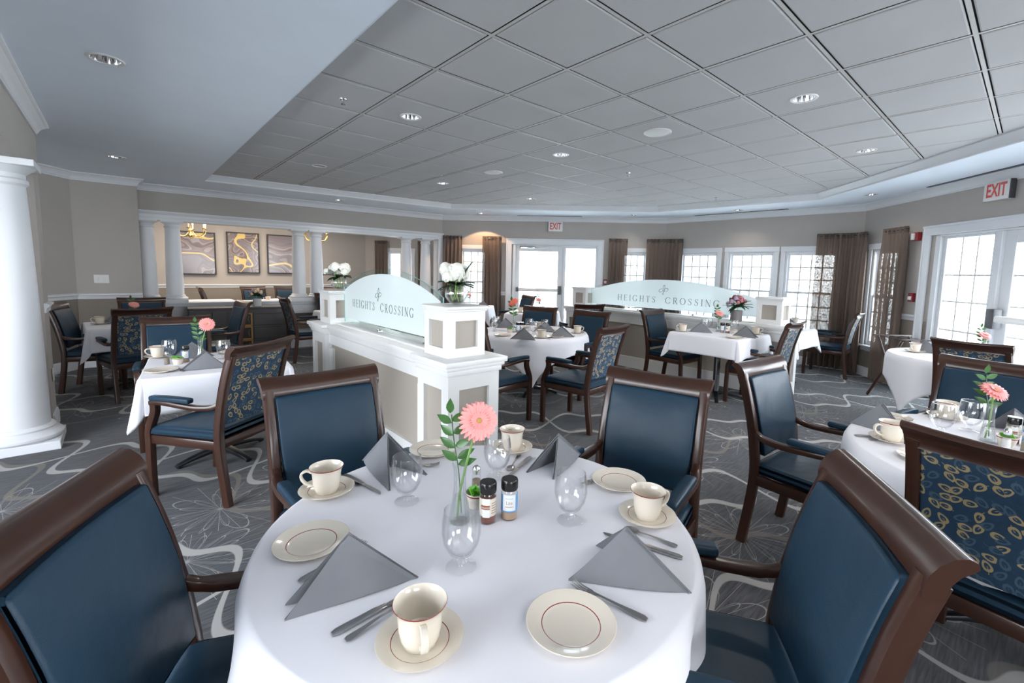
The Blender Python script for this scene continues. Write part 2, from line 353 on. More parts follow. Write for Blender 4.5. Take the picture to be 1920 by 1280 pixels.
# ------------------------------------------------------------------ thing builders (prototypes)
def b_chair():
    root = empty('dining_chair')
    # frame curve of the back (y,z) used by stiles, rail and pads
    def back(z):   # y of the back plane centre at height z
        t = max(0, (z-.42)/.62); return -.235-.025*t-.115*t*t
    for s in (-1, 1):
        pts = [(s*.240, -.285, 0), (s*.240, -.262, .16), (s*.240, -.240, .34), (s*.240, -.236, .46)]
        pts += [(s*(.240-.006*((z-.46)/.5)), back(z), z) for z in (.55, .64, .73, .82, .90, .972)]
        w = [.019, .021, .023, .024, .023, .022, .021, .020, .020, .021]
        leg = obj('leg', MB().sweep(smoothpts(pts, 3), (1, 0, 0), .021, .025, .35), 'wood', root)
        obj('glide', MB().lathe([(0, 0), (.016, 0), (.016, .012), (.010, .016)], 12, (s*.240, -.285, -.001)), 'chrome', leg)
        pts = [(s*.242, .285, 0), (s*.244, .285, .2), (s*.246, .280, .38), (s*.248, .276, .45), (s*.252, .245, .52), (s*.258, .215, .58), (s*.26, .212, .64)]
        leg = obj('leg', MB().sweep(smoothpts(pts, 3), (1, 0, 0), .021, .023, .35), 'wood', root)
        obj('glide', MB().lathe([(0, 0), (.016, 0), (.016, .012), (.010, .016)], 12, (s*.242, .285, -.001)), 'chrome', leg)
        pts = [(s*.240, -.245, .655), (s*.250, -.20, .635), (s*.259, -.10, .628), (s*.262, .02, .636), (s*.262, .14, .645), (s*.260, .235, .638)]
        arm = obj('arm', MB().sweep(smoothpts(pts, 4), (1, 0, 0), [.016]*5+[.022]*16, .016, .4), 'wood', root)
        def padf(p): return (p.x*(1-.15*abs(p.y)/.16), p.y, p.z+.004*math.cos(p.y*9))
        obj('arm_pad', MB().rbox((s*.262, .085, .668), (.056, .30, .034), .013, 3, fn=padf, cuts=2), 'vinyl', arm)
    # crest rail: profile rolls back, plan curves, ears flare
    rings = []; NX = 20
    prof = [(.001, .942), (.002, .960), (-.004, .983), (-.018, 1.004), (-.040, 1.020), (-.060, 1.024), (-.074, 1.018), (-.078, 1.008), (-.070, 1.000), (-.054, .990), (-.042, .974), (-.036, .955), (-.038, .942)]
    for i in range(NX+1):
        t = -1+2*i/NX; x = t*.2565; ed = max(0, abs(t)-.80)/.20
        rings.append([(x*(1+.035*max(0, (z-.93)/.09)*ed), back(.955)+.021+y-.016*(1-t*t), z+.010*t*t*max(0, (z-.93)/.09)) for y, z in prof])
    obj('top_rail', MB().ring_strip(rings), 'wood', root, ang=50)
    # pads
    def fpad(p):
        z = p.z+.7375; bul = .016*max(0, 1-(p.x/.21)**2)*max(0, 1-((z-.735)/.2)**2)*(1 if p.y > 0 else 0)
        return (p.x*(1-.07*max(0, (.735-z)/.2)), back(z)+.012+p.y+bul+.012*(p.x/.2)**2, p.z)
    obj('backrest_pad', MB().rbox((0, 0, .7375), (.434, .028, .435), .012, 3, fn=lambda p: fpad(p), cuts=5), 'vinyl', root)
    def bpad(p):
        z = p.z+.735; return (p.x*(1-.05*max(0, (.735-z)/.2)), back(z)-.010+p.y+.008*(p.x/.2)**2, p.z)
    o = obj('backrest_cover', MB().rbox((0, 0, .735), (.436, .020, .44), .008, 2, fn=lambda p: bpad(p), cuts=4), 'fabric', root)
    o['label'] = 'blue fabric with gold leaf pattern'
    # seat
    def seatf(p):
        y = p.y+.03; w = 1+.045*(y/.27); cr = .012*max(0, 1-(p.x/.26)**2)*max(0, 1-(y/.3)**2)*(1 if p.z > 0 else 0)
        return (p.x*w, p.y, p.z+cr-(.010 if y > .24 and p.z > 0 else 0))
    obj('seat', MB().rbox((0, .022, .452), (.500, .535, .066), .026, 4, fn=seatf, cuts=5), 'vinyl', root)
    fr = MB()
    for s in (-1, 1): fr.rbox((s*.243, .02, .392), (.03, .52, .058), .006, 2)
    fr.rbox((0, .278, .392), (.47, .028, .058), .006, 2); fr.rbox((0, -.232, .392), (.47, .028, .058), .006, 2)
    obj('seat_rail', fr, 'wood', root)
    return root

def b_cup():
    root = empty('coffee_cup')
    pr = [(0, .004), (.022, .004), (.026, 0), (.029, 0), (.0305, .005), (.0350, .016), (.0378, .034), (.0388, .052), (.0412, .064), (.0452, .0725), (.0468, .0748), (.0460, .0756), (.0425, .0695), (.0378, .056), (.0362, .036), (.033, .018), (.024, .010), (0, .009)]
    ms = [0]*(len(pr)-1); ms[9] = 1; ms[10] = 1
    obj('bowl', MB().lathe(pr, 36, mat=ms), ['china', 'redline'], root)
    pts = smoothpts([(.038, 0, .058), (.053, 0, .064), (.067, 0, .056), (.067, 0, .041), (.056, 0, .027), (.036, 0, .019)], 5)
    obj('handle', MB().sweep(pts, (0, 1, 0), .0062, .0034, .5), 'china', root); return root
def plate(name, r, mat='china'):
    def f():
        k = r/.098
        pr = [(0, .003), (.045*k, .003), (.048*k, 0), (.052*k, 0), (.060*k, .004), (.096*k, .0150), (.0975*k, .0165), (.098*k, .018), (.0965*k, .0188), (.066*k, .0105), (.0645*k, .0098), (.0625*k, .0090), (.056*k, .0068), (0, .0062)]
        ms = [0]*(len(pr)-1); ms[10] = 1
        o = obj(name, MB().lathe(pr, 48, mat=ms), [mat, 'redline']); return o
    return f
def b_saucer():
    pr = [(0, .003), (.030, .003), (.032, 0), (.036, 0), (.044, .005), (.080, .0150), (.0835, .0172), (.0845, .0188), (.083, .0192), (.058, .0118), (.0565, .0110), (.055, .0104), (.036, .0068), (.034, .0062), (0, .0062)]
    ms = [0]*(len(pr)-1); ms[10] = 1
    return obj('saucer', MB().lathe(pr, 44, mat=ms), ['china', 'redline'])
def b_goblet():
    root = empty('water_goblet')
    pr = [(0, .030), (.012, .033), (.026, .046), (.035, .066), (.0385, .090), (.0375, .118), (.0345, .142), (.0345, .1435), (.0355, .1435), (.0358, .142), (.0392, .118), (.0402, .090), (.0368, .065), (.0275, .043), (.014, .029), (.009, .026)]
    obj('bowl', MB().lathe([(r*1.16, z*1.0) for r, z in pr], 36), 'glass', root)
    obj('stem', MB().lathe([(0, .029), (.010, .029), (.0135, .024), (.0115, .020), (.0145, .016), (.011, .012), (.012, .009), (0, .009)], 28), 'glass_thick', root)
    obj('foot', MB().lathe([(0, .009), (.012, .0088), (.026, .005), (.036, .0032), (.0372, .0018), (.0365, .0006)], 36), 'glass_thick', root); return root
def b_fork():
    mb = MB()
    pts = [(0, -.092, .004), (0, -.06, .005), (0, -.02, .007), (0, .02, .008), (0, .045, .006)]
    w = [.0095, .0085, .0042, .0030, .0065]
    mb.sweep(smoothpts(pts, 4), (1, 0, 0), [(.0055 if i == 0 else 0) or w[min(4, i//4)]+(w[min(4, i//4+1)]-w[min(4, i//4)])*((i % 4)/4) for i in range(17)], .0014, .5)
    mb.sweep([(0, .043, .006), (0, .052, .0048), (0, .060, .0045)], (1, 0, 0), [.007, .0118, .012], .001, .5)
    for i in range(4):
        x = -.0102+.0068*i; mb.sweep([(x, .058, .0045), (x, .075, .006), (x, .090, .010), (x, .098, .013)], (1, 0, 0), [.0019, .0018, .0016, .0009], .0009, .3)
    return obj('fork', mb, 'cutlery')
def b_knife():
    mb = MB()
    mb.sweep(smoothpts([(0, -.115, .004), (0, -.07, .005), (0, -.02, .006), (0, .005, .0055)], 4), (1, 0, 0), [.0055]+[.0095]*4+[.0085]*4+[.0065]*4, .003, .5)
    pts = []; top = [(-.006, .005), (-.0075, .03), (-.008, .06), (-.0078, .085), (-.004, .103), (.003, .112)]; bot = [(.006, .005), (.0065, .03), (.0068, .06), (.0068, .09), (.006, .105), (.004, .112)]
    v = []
    for (x0, y0), (x1, y1) in zip(top, bot): v += [(x0, y0, .0042), (x0, y0, .0050), (x1, y1, .0064), (x1, y1, .0040)]
    f = []
    for i in range(5):
        for j in range(4): f.append((i*4+j, i*4+(j+1) % 4, (i+1)*4+(j+1) % 4, (i+1)*4+j))
    f += [(0, 1, 2, 3), (20, 21, 22, 23)]
    mb.add(v, f); return obj('knife', mb, 'cutlery')
def b_spoon():
    mb = MB()
    mb.sweep(smoothpts([(0, -.078, .004), (0, -.05, .005), (0, -.01, .008), (0, .025, .007), (0, .038, .005)], 4), (1, 0, 0), [.0055, .009, .0085, .008, .007, .006, .005, .0042, .0036, .003, .003, .003, .003, .003, .003, .0035, .004], .0013, .5)
    v = []; f = []; n = 20; rg = 5
    for k in range(rg+1):
        q = k/rg
        for j in range(n):
            a = 2*PI*j/n; v.append((.0165*q*math.cos(a), .057+.0235*q*math.sin(a), .0065-.0060*(1-q*q)))
    for k in range(rg):
        for j in range(n): f.append((k*n+j, k*n+(j+1) % n, (k+1)*n+(j+1) % n, (k+1)*n+j))
    b = len(v); v2 = [(x, y, z-.0011) for x, y, z in v]; f2 = [tuple(i+b for i in reversed(q)) for q in f]
    mb.add(v+v2, f+f2+[(rg*n+j, rg*n+(j+1) % n, b+rg*n+(j+1) % n, b+rg*n+j) for j in range(n)])
    return obj('spoon', mb, 'cutlery')
def b_shaker(fill='pepper'):
    def f():
        root = empty('pepper_shaker' if fill == 'pepper' else 'salt_shaker')
        o = MB(); rings = []
        for r, z in ((.0155, 0), (.0165, .003), (.0135, .05), (.0115, .062)):
            rings.append([(r*(1 if j % 2 else .93)*math.cos(2*PI*j/16), r*(1 if j % 2 else .93)*math.sin(2*PI*j/16), z) for j in range(16)])
        obj('jar', o.ring_strip(rings), 'glass', root, ang=20)
        obj('contents', MB().lathe([(0, .002), (.0138, .003), (.0122, .042), (0, .043)], 16), fill, root)
        obj('cap', MB().lathe([(.0118, .060), (.0125, .062), (.0125, .072), (.011, .080), (.006, .085), (0, .086)], 20), 'chrome', root); return root
    return f
def b_ramekin():
    pr = [(0, .003), (.021, .003), (.023, 0), (.025, .001), (.031, .030), (.033, .038), (.0338, .042), (.0335, .0455), (.0322, .0455), (.0315, .040), (.029, .028), (.022, .008), (0, .007)]
    ms = [0]*(len(pr)-1); ms[5] = 1
    return obj('ramekin', MB().lathe(pr, 32, mat=ms), ['china', 'redline'])
def b_packet():
    def fn(p): return (p.x, p.y, p.z+.05*p.x*p.x*10+.002*math.sin(p.x*160))
    return obj('sweetener_packet', MB().rbox((0, 0, 0), (.052, .030, .004), .0018, 2, fn=fn, cuts=4), 'packet')
def b_spice(k):
    def f():
        root = empty('spice_jar'); body = 'jar_red' if k == 'r' else 'jar_tan'
        pr = [(0, 0), (.0195, 0), (.0215, .003), (.0215, .070), (.019, .077), (.018, .080)]
        obj('jar', MB().lathe(pr, 32), 'glass', root)
        obj('contents', MB().lathe([(0, .002), (.0200, .003), (.0200, .066 if k == 'r' else .022), (0, .067 if k == 'r' else .023)], 28), body, root)
        pr = [(.0205, .078), (.0215, .080), (.0222, .083), (.0222, .1015), (.0205, .1055), (0, .106)]
        obj('lid', MB().lathe(pr, 36), 'plastic_black', root)
        def arc(a0, a1, z0, z1, r, mat, nm, n=12):
            mb = MB(); v = []
            for i in range(n+1):
                a = a0+(a1-a0)*i/n; v += [(r*math.cos(a), r*math.sin(a), z0), (r*math.cos(a), r*math.sin(a), z1)]
            mb.add(v, [(2*i, 2*i+2, 2*i+3, 2*i+1) for i in range(n)]); return obj(nm, mb, mat, root)
        A = -PI/2
        if k == 'r':
            arc(A-1.5, A+1.6, .022, .068, .0219, 'lab_cream', 'label'); arc(A-.75, A+.15, .020, .069, .0221, 'lab_white', 'label_panel')
            arc(A-.95, A+.15, .041, .052, .0223, 'lab_brown', 'label_band')
            txt('label_text', 'CINNAMON', .0062, 'lab_white', root, curve=(.0225, A-.40, .0435)); 
            for i in range(5): arc(A+.35, A+1.15, .030+.0065*i, .0315+.0065*i, .0222, 'lab_brown', 'label_line')
        else:
            arc(A-1.6, A+1.6, .024, .070, .0219, 'lab_blue', 'label'); arc(A-.8, A+.8, .028, .070, .0221, 'lab_white', 'label_panel')
            txt('label_text', 'Lite', .014, 'jar_tan', root, curve=(.0223, A, .045))
            arc(A-.5, A+.5, .038, .0395, .0223, 'jar_tan', 'label_line'); arc(A-.45, A+.45, .060, .0612, .0223, 'lab_blue', 'label_line')
        return root
    return f
TXT = {}
def txt(name, body, size, mat, parent, loc=(0, 0, 0), rot=None, ext=.0004, sx=1.0, curve=None):
    cu = bpy.data.curves.new(name, 'FONT'); cu.body = body; cu.size = size; cu.extrude = ext; cu.align_x = 'CENTER'
    cu.offset = size*.022 if body == 'EXIT' else 0
    if not curve: cu.align_y = 'CENTER'
    tmp = bpy.data.objects.new(name+'_tmp', cu); COL.objects.link(tmp); dg = bpy.context.evaluated_depsgraph_get(); dg.update()
    me = bpy.data.meshes.new_from_object(tmp.evaluated_get(dg)); bpy.data.objects.remove(tmp); bpy.data.curves.remove(cu)
    for v in me.vertices:
        x, y, z = v.co.x*sx, v.co.y, v.co.z
        if curve:
            r, a0, z0 = curve; a = a0+x/r*.8; v.co = ((r+z*.3)*math.cos(a), (r+z*.3)*math.sin(a), z0+y)
        else: v.co = (x, 0-z, y)
    me.materials.clear(); me.materials.append(M[mat])
    o = bpy.data.objects.new(name, me); COL.objects.link(o); o.parent = parent; o.location = loc
    if rot is not None: o.rotation_euler = rot
    return o
def b_budvase():
    root = empty('bud_vase'); H = .165; n = 24
    rings = []; inner = []
    prof = [(.026, 0), (.0275, .004), (.027, .020), (.021, .055), (.0165, .090), (.0155, .125), (.0175, .150), (.0215, .165)]
    for r, z in prof:
        tw = z*6
        rings.append([((r*(1+.05*math.cos(12*(2*PI*j/96)+tw)))*math.cos(2*PI*j/96), (r*(1+.05*math.cos(12*(2*PI*j/96)+tw)))*math.sin(2*PI*j/96), z) for j in range(96)])
    mb = MB().ring_strip(rings, True, False); mb.ring_strip([[(x*.9, y*.9, z+.003) for x, y, z in q] for q in rings], True, False)
    mb.lathe([(0, 0), (.026, 0)], 48); mb.lathe([(0, .008), (.023, .008)], 48)
    obj('vessel', mb, 'glass', root, ang=60)
    obj('water', MB().lathe([(0, .009), (.023, .010), (.0225, .020), (.0175, .055), (.0145, .075), (0, .075)], 32), 'water', root); return root
def petal_ring(mb, n, L, w, up, z0, r0, mat, ph=0, drop=0, seg=4, jit=.1, rnd=R):
    for k in range(n):
        a = 2*PI*k/n+ph+rnd.uniform(-jit, jit)*2*PI/n; l = L*rnd.uniform(.92, 1.05); v = []; f = []
        for i in range(seg+1):
            t = i/seg; r = r0+l*t; hw = w*(math.sin(PI*min(1, t*.82+.14))**.7)*.5+.0002; z = z0+up*t-drop*t*t
            for j, q in enumerate((-1, 0, 1)):
                lx, ly = r, q*hw; v.append((lx*math.cos(a)-ly*math.sin(a), lx*math.sin(a)+ly*math.cos(a), z+(.0012 if q == 0 else .002)))
        for i in range(seg):
            for j in range(2): f.append((i*3+j, i*3+j+1, (i+1)*3+j+1, (i+1)*3+j))
        mb.add(v, f, mat)
def leafmesh(mb, base, d, L, w, mat, bend=.15, up=(0, 0, 1)):
    base = Vector(base); d = Vector(d).normalized(); side = d.cross(Vector(up)).normalized(); nn = side.cross(d); v = []; f = []; S = 5
    for i in range(S+1):
        t = i/S; hw = w*.5*(math.sin(PI*(t**.85))+.02); c = base+d*L*t-nn*bend*L*t*t
        for q in (-1, 0, 1): v.append(tuple(c+side*hw*q+nn*(-.12*w if q == 0 else 0)))
    for i in range(S):
        for j in range(2): f.append((i*3+j, i*3+j+1, (i+1)*3+j+1, (i+1)*3+j))
    mb.add(v, f, mat)
def b_gerbera(pet='petal_pink', tilt=1.0, face=(.2, -1, .25), H=.235, lean=(.03, 0), sprig=True):
    def f():
        root = empty('gerbera_flower')
        head = Vector((lean[0], lean[1], H)); pts = smoothpts([(-.006, .002, .012), (0, 0, .07), (lean[0]*.4, lean[1]*.4, .15), tuple(head-Vector(face).normalized()*.012)], 5)
        obj('stem', MB().tube(pts, .0028, 8), 'stem', root)
        q = Vector(face).normalized().to_track_quat('Z', 'Y').to_matrix().to_4x4(); mtx = Matrix.Translation(head) @ q
        mb = MB(); rr = random.Random(3)
        petal_ring(mb, 24, .041, .0125, -.001, 0, .006, 0, 0, .010, rnd=rr); petal_ring(mb, 23, .037, .0120, .006, .002, .006, 0, .14, .007, rnd=rr); petal_ring(mb, 22, .017, .005, .006, .004, .004, 0, .05, .001, rnd=rr)
        obj('petals', MB().sub(mb, mtx), pet, root, ang=70)
        mb = MB().lathe([(0, .0075), (.006, .007), (.0098, .0055), (.0115, .002), (.009, -.003), (0, -.006)], 24)
        obj('centre', MB().sub(mb, mtx), 'flower_core', root)
        obj('eye', MB().sub(MB().lathe([(0, .0095), (.004, .0088), (.0058, .0065), (0, .006)], 16), mtx), 'flower_eye', root)
        if sprig:
            s = obj('leaf_sprig', MB().tube(smoothpts([(.004, 0, .02), (-.004, .004, .12), (-.016, .008, .19), (-.022, .006, .255)], 4), .0014, 6), 'leaf', root)
            mb = MB(); rr = random.Random(5)
            for i, (z, sd) in enumerate(((.145, -1), (.15, 1), (.175, -1), (.18, 1), (.205, -1), (.21, 1), (.235, -1), (.24, 1), (.258, 0), (.135, 1.3))):
                x = -.004-.02*(z-.12)/.13
                leafmesh(mb, (x, .006, z), (sd*.9+.05, rr.uniform(-.6, .3), .55 if sd else 1.2), rr.uniform(.036, .046), .019, 0, .25, (0, -1, .35))
            obj('leaf', mb, 'leaf', s, ang=60)
        return root
    return f
def bloom(r, n=46, rnd=None, wide=.75):
    mb = MB(); rnd = rnd or random.Random(1)
    for k in range(n):
        t = (k+.5)/n; pol = math.acos(1-1.45*t); az = k*2.399; d = Vector((math.sin(pol)*math.cos(az), math.sin(pol)*math.sin(az), math.cos(pol)))
        rr = r*(.55+.45*t); tang = Vector((-math.sin(az), math.cos(az), 0)); up = d.cross(tang) if t > .04 else Vector((0, 0, 1))
        w = r*wide*(.45+.6*t); v = []; fs = []; lift = rnd.uniform(.8, 1.15)
        upv = -(tang.cross(d)).normalized()*-1
        for i in range(4):
            s = i/3
            for q in (-1, -.35, .35, 1):
                hw = w*.5*math.sin(PI*(.22+.62*s)); c = d*(rr*(.78+.26*s*lift))+upv*w*(s-.5)*.9+tang*hw*q-d*(q*q*.10*w)+d*.05*r*math.sin(7*q+3*s+k)
                v.append(tuple(c))
        for i in range(3):
            for j in range(3): fs.append((i*4+j, i*4+j+1, (i+1)*4+j+1, (i+1)*4+j))
        mb.add(v, fs)
    mb.lathe([(0, r*.72), (r*.4, r*.6), (r*.62, r*.25), (r*.55, -r*.1), (0, -r*.25)], 12)
    return mb
def b_globe():
    root = empty('globe_vase'); r = .062
    pr = [(r*math.sin(a), r-r*math.cos(a)*.98) for a in [PI*i/18 for i in range(0, 15)]]; pr[0] = (0, .002)
    ri = [(x*.95, .004+z*.975) for x, z in pr]
    obj('vessel', MB().lathe(pr+ri[::-1], 40), 'glass_thick', root)
    w = [(x*.93, .006+z*.97) for x, z in pr[:8]]
    obj('water', MB().lathe(w+[(0, w[-1][1])], 32), 'water', root); return root
def bouquet(root_name, blooms, leaves, stems, mats, petal_name='bloom'):
    def f():
        root = empty(root_name); rnd = random.Random(len(blooms)*7+1)
        for (x, y, z, r, mt, dx, dy) in blooms:
            q = Vector((dx, dy, 1)).normalized().to_track_quat('Z', 'Y').to_matrix().to_4x4()
            obj(petal_name, MB().sub(bloom(r, 30 if r < .04 else 46, rnd), Matrix.Translation((x, y, z)) @ q), mt, root, ang=50)
        mb = MB()
        for (x, y, z, dx, dy, dz, L, w) in leaves: leafmesh(mb, (x, y, z), (dx, dy, dz), L, w, 0, .3, (0, 0, 1) if abs(dz) < .8 else (0, 1, 0))
        obj('leaf', mb, mats[0], root, ang=60)
        for (a, b) in stems: obj('stem', MB().tube(smoothpts([a, tuple((Vector(a)+Vector(b))/2+Vector((rnd.uniform(-.01, .01), rnd.uniform(-.01, .01), 0))), b], 3), .0035, 6), mats[1], root)
        return root
    return f
def b_white_bouquet():
    rnd = random.Random(4)
    bl = [(-.062, -.012, .185, .056, 'petal_white', -.5, -.5), (.052, -.015, .178, .062, 'petal_white', .45, -.6), (-.02, .055, .195, .045, 'petal_white', 0, .5), (-.098, .03, .155, .034, 'petal_white', -1.2, .2), (.095, .035, .150, .034, 'petal_white', 1.3, .3)]
    lv = [(0, 0, .11, math.cos(a), math.sin(a), rnd.uniform(-.15, .5), rnd.uniform(.085, .12), rnd.uniform(.05, .065)) for a in [i*2*PI/13 for i in range(13)]]
    lv += [(0, -.03, .13, -.05, -.2, 1, .11, .05), (.06, 0, .13, 1, -.2, .35, .11, .05)]
    st = [((-.02, -.015, .02), (-.05, -.01, .15)), ((.02, -.02, .02), (.04, -.01, .15)), ((.0, .02, .02), (-.01, .04, .15)), ((.03, .01, .025), (.01, 0, .13)), ((-.03, .01, .025), (0, 0, .13))]
    return bouquet('white_peony_bouquet', bl, lv, st, ['leaf_dark', 'stem'])()
def mixed_bouquet(name, pal, seed, n, rad, z0, leafm='leaf_dark', nl=26):
    def f():
        rnd = random.Random(seed); bl = []
        for k in range(n):
            a = k*2.4; t = math.sqrt((k+.4)/n); x, y = rad*t*math.cos(a), rad*t*math.sin(a); z = z0+.07*(1-t*t)+rnd.uniform(-.01, .01)
            bl.append((x, y, z, rnd.uniform(.024, .034), pal[k % len(pal)], x*9, y*9))
        lv = [(.02*math.cos(a), .02*math.sin(a), z0-.05+rnd.uniform(0, .04), math.cos(a), math.sin(a), rnd.uniform(-.2, .9), rnd.uniform(.09, .14), rnd.uniform(.035, .05)) for a in [i*2.4 for i in range(nl)]]
        return bouquet(name, bl, lv, [((0, 0, .02), (0, 0, z0))], [leafm, 'stem'], 'rose')()
    return f
def b_downlight():
    root = empty('ceiling_downlight')
    obj('trim_ring', MB().lathe([(.070, .0), (.074, -.006), (.088, -.006), (.092, 0)], 36), 'plastic_white', root)
    rings = []
    for r, z in ((.072, -.002), (.066, .035), (.052, .085), (.040, .105)):
        rings.append([(r*(1 if j % 2 else .955)*math.cos(2*PI*j/32), r*(1 if j % 2 else .955)*math.sin(2*PI*j/32), z) for j in range(32)])
    obj('reflector', MB().ring_strip(rings, True, False), 'chrome', root, ang=15)
    obj('lamp', MB().lathe([(0, .088), (.018, .090), (.030, .098), (.040, .106), (0, .108)], 20), 'can_lamp', root); return root
def b_sprinkler():
    root = empty('sprinkler_head')
    obj('escutcheon', MB().lathe([(0, 0), (.030, 0), (.028, -.005), (.008, -.008), (.006, -.035), (0, -.035)], 20), 'chrome', root)
    mb = MB().lathe([(0, -.036), (.018, -.037), (.018, -.039), (0, -.040)], 16); mb.tube([(.008, 0, -.012), (.012, 0, -.026), (.003, 0, -.037)], .002, 5); mb.tube([(-.008, 0, -.012), (-.012, 0, -.026), (-.003, 0, -.037)], .002, 5)
    obj('deflector', mb, 'chrome', root); return root
def b_speaker():
    root = empty('ceiling_speaker')
    obj('rim', MB().lathe([(.0, .0), (.125, 0), (.125, -.008), (.112, -.014), (.108, -.008)], 44), 'plastic_white', root)
    obj('grille', MB().lathe([(.110, -.008), (.09, -.012), (.05, -.015), (0, -.016)], 40), 'plastic_white', root); return root
def column_mesh(h, r0, r1, pl, nm='column'):
    """parts: plinth, base, shaft, capital"""
    def f():
        root = empty(nm)
        obj('plinth', MB().rbox((0, 0, pl*.14), (pl*2, pl*2, pl*.28), .004, 1), 'trim', root)
        z = pl*.28
        k = r0
        obj('base_ring', MB().lathe([(0, z), (k*1.33, z), (k*1.42, z+k*.10), (k*1.42, z+k*.20), (k*1.33, z+k*.30), (k*1.2, z+k*.34), (k*1.12, z+k*.42), (k*1.16, z+k*.50), (k*1.10, z+k*.58), (k, z+k*.62)], 48), 'trim', root)
        zt = h-k*1.05; n = 10
        obj('shaft', MB().lathe([(r0, z+k*.60)]+[(r0+(r1-r0)*(i/n)**1.6, z+k*.6+(zt-z-k*.6)*i/n) for i in range(1, n+1)], 48), 'trim', root)
        obj('capital', MB().lathe([(r1, zt-.0), (r1*1.12, zt+.01*k/.1), (r1*1.12, zt+.025*k/.1), (r1*1.02, zt+.032*k/.1), (r1*1.02, zt+.05*k/.1), (r1*1.3, zt+.07*k/.1), (r1*1.42, zt+.078*k/.1)], 48), 'trim', root)
        zz = zt+.078*k/.1
        obj('abacus', MB().rbox((0, 0, (zz+h)/2), (r1*2.95, r1*2.95, h-zz), .003, 1), 'trim', root)
        return root
    return f
BUILD = {'chair': b_chair, 'cup': b_cup, 'plate': plate('side_plate', .098), 'saucer': b_saucer, 'goblet': b_goblet, 'fork': b_fork, 'knife': b_knife, 'spoon': b_spoon,
         'pepper': b_shaker('pepper'), 'salt': b_shaker('salt'), 'ramekin': b_ramekin, 'packet': b_packet, 'spice_r': b_spice('r'), 'spice_b': b_spice('b'), 'budvase': b_budvase,
         'gerb_front': b_gerbera('petal_pink', face=(.28, -.9, .42), H=.245, lean=(.042, -.004)), 'gerb_up': b_gerbera('petal_pink', face=(.25, -.55, .9), H=.20, lean=(.0, -.01)),
         'gerb_coral': b_gerbera('petal_coral', face=(-.5, -.5, .8), H=.25, lean=(-.012, 0)), 'globe': b_globe, 'peony': b_white_bouquet,
         'rose_bq': mixed_bouquet('rose_bouquet', ['petal_rose', 'petal_deep', 'petal_rose', 'petal_deep', 'petal_mauve'], 5, 15, .10, .20), 'cream_bq': mixed_bouquet('mixed_bouquet', ['petal_cream', 'petal_mauve', 'petal_cream', 'petal_deep', 'petal_mauve'], 9, 13, .10, .20),
         'downlight': b_downlight, 'sprinkler': b_sprinkler, 'speaker': b_speaker}

def napkin(name, hinge, a, b, apex, z0, za, label, group='folded grey napkins'):
    """two triangular leaves joined along hinge-apex, standing on the table"""
    mb = MB(); H = Vector((hinge[0], hinge[1], z0+.0005)); T = Vector((apex[0], apex[1], za))
    cen = (H+Vector((a[0], a[1], z0))+Vector((b[0], b[1], z0)))/3
    for idx, e in enumerate((a, b)):
        E_ = Vector((e[0], e[1], z0+.0005))
        for off, sh in ((0, 1.0), (.006, .965)):
            n = 7; v = []; f = []; ids = {}
            nrm = (E_-H).cross(T-H).normalized()
            if nrm.dot(cen-(H+E_)/2) < 0: nrm = -nrm     # towards inside
            H2 = H+(E_-H)*(1-sh)*.3; T2 = T-(T-(H+E_)/2)*(1-sh)
            for i in range(n+1):
                for j in range(n+1-i):
                    u, w = i/n, j/n; p = H2*(1-u-w)+E_*u+T2*w
                    bul = .010*math.sin(PI*min(1, u*1.0))*(1-u-w+.15)*2
                    p = p-nrm*bul+nrm*(off+.0012)
                    p.z = max(p.z, z0+.0004); ids[(i, j)] = len(v); v.append(tuple(p))
            for i in range(n):
                for j in range(n-i):
                    f.append((ids[(i, j)], ids[(i+1, j)], ids[(i, j+1)]))
                    if i+j < n-1: f.append((ids[(i+1, j)], ids[(i+1, j+1)], ids[(i, j+1)]))
            bidx = len(v); v2 = [tuple(Vector(q)+nrm*.0026) for q in v]
            edge = [ids[(i, 0)] for i in range(n+1)]+[ids[(n-j, j)] for j in range(1, n+1)]+[ids[(0, j)] for j in range(n-1, 0, -1)]
            fs = f+[tuple(q+bidx for q in reversed(t)) for t in f]+[(edge[k], edge[(k+1) % len(edge)], edge[(k+1) % len(edge)]+bidx, edge[k]+bidx) for k in range(len(edge))]
            mb.add(v+v2, fs)
    c = Vector((hinge[0]+a[0]+b[0], hinge[1]+a[1]+b[1], 0))/3; c.z = z0
    mb.v = [(x-c.x, y-c.y, z-c.z) for x, y, z in mb.v]
    return tag(obj(name, mb, 'napkin', ang=50, loc=c), label, 'napkin', group)

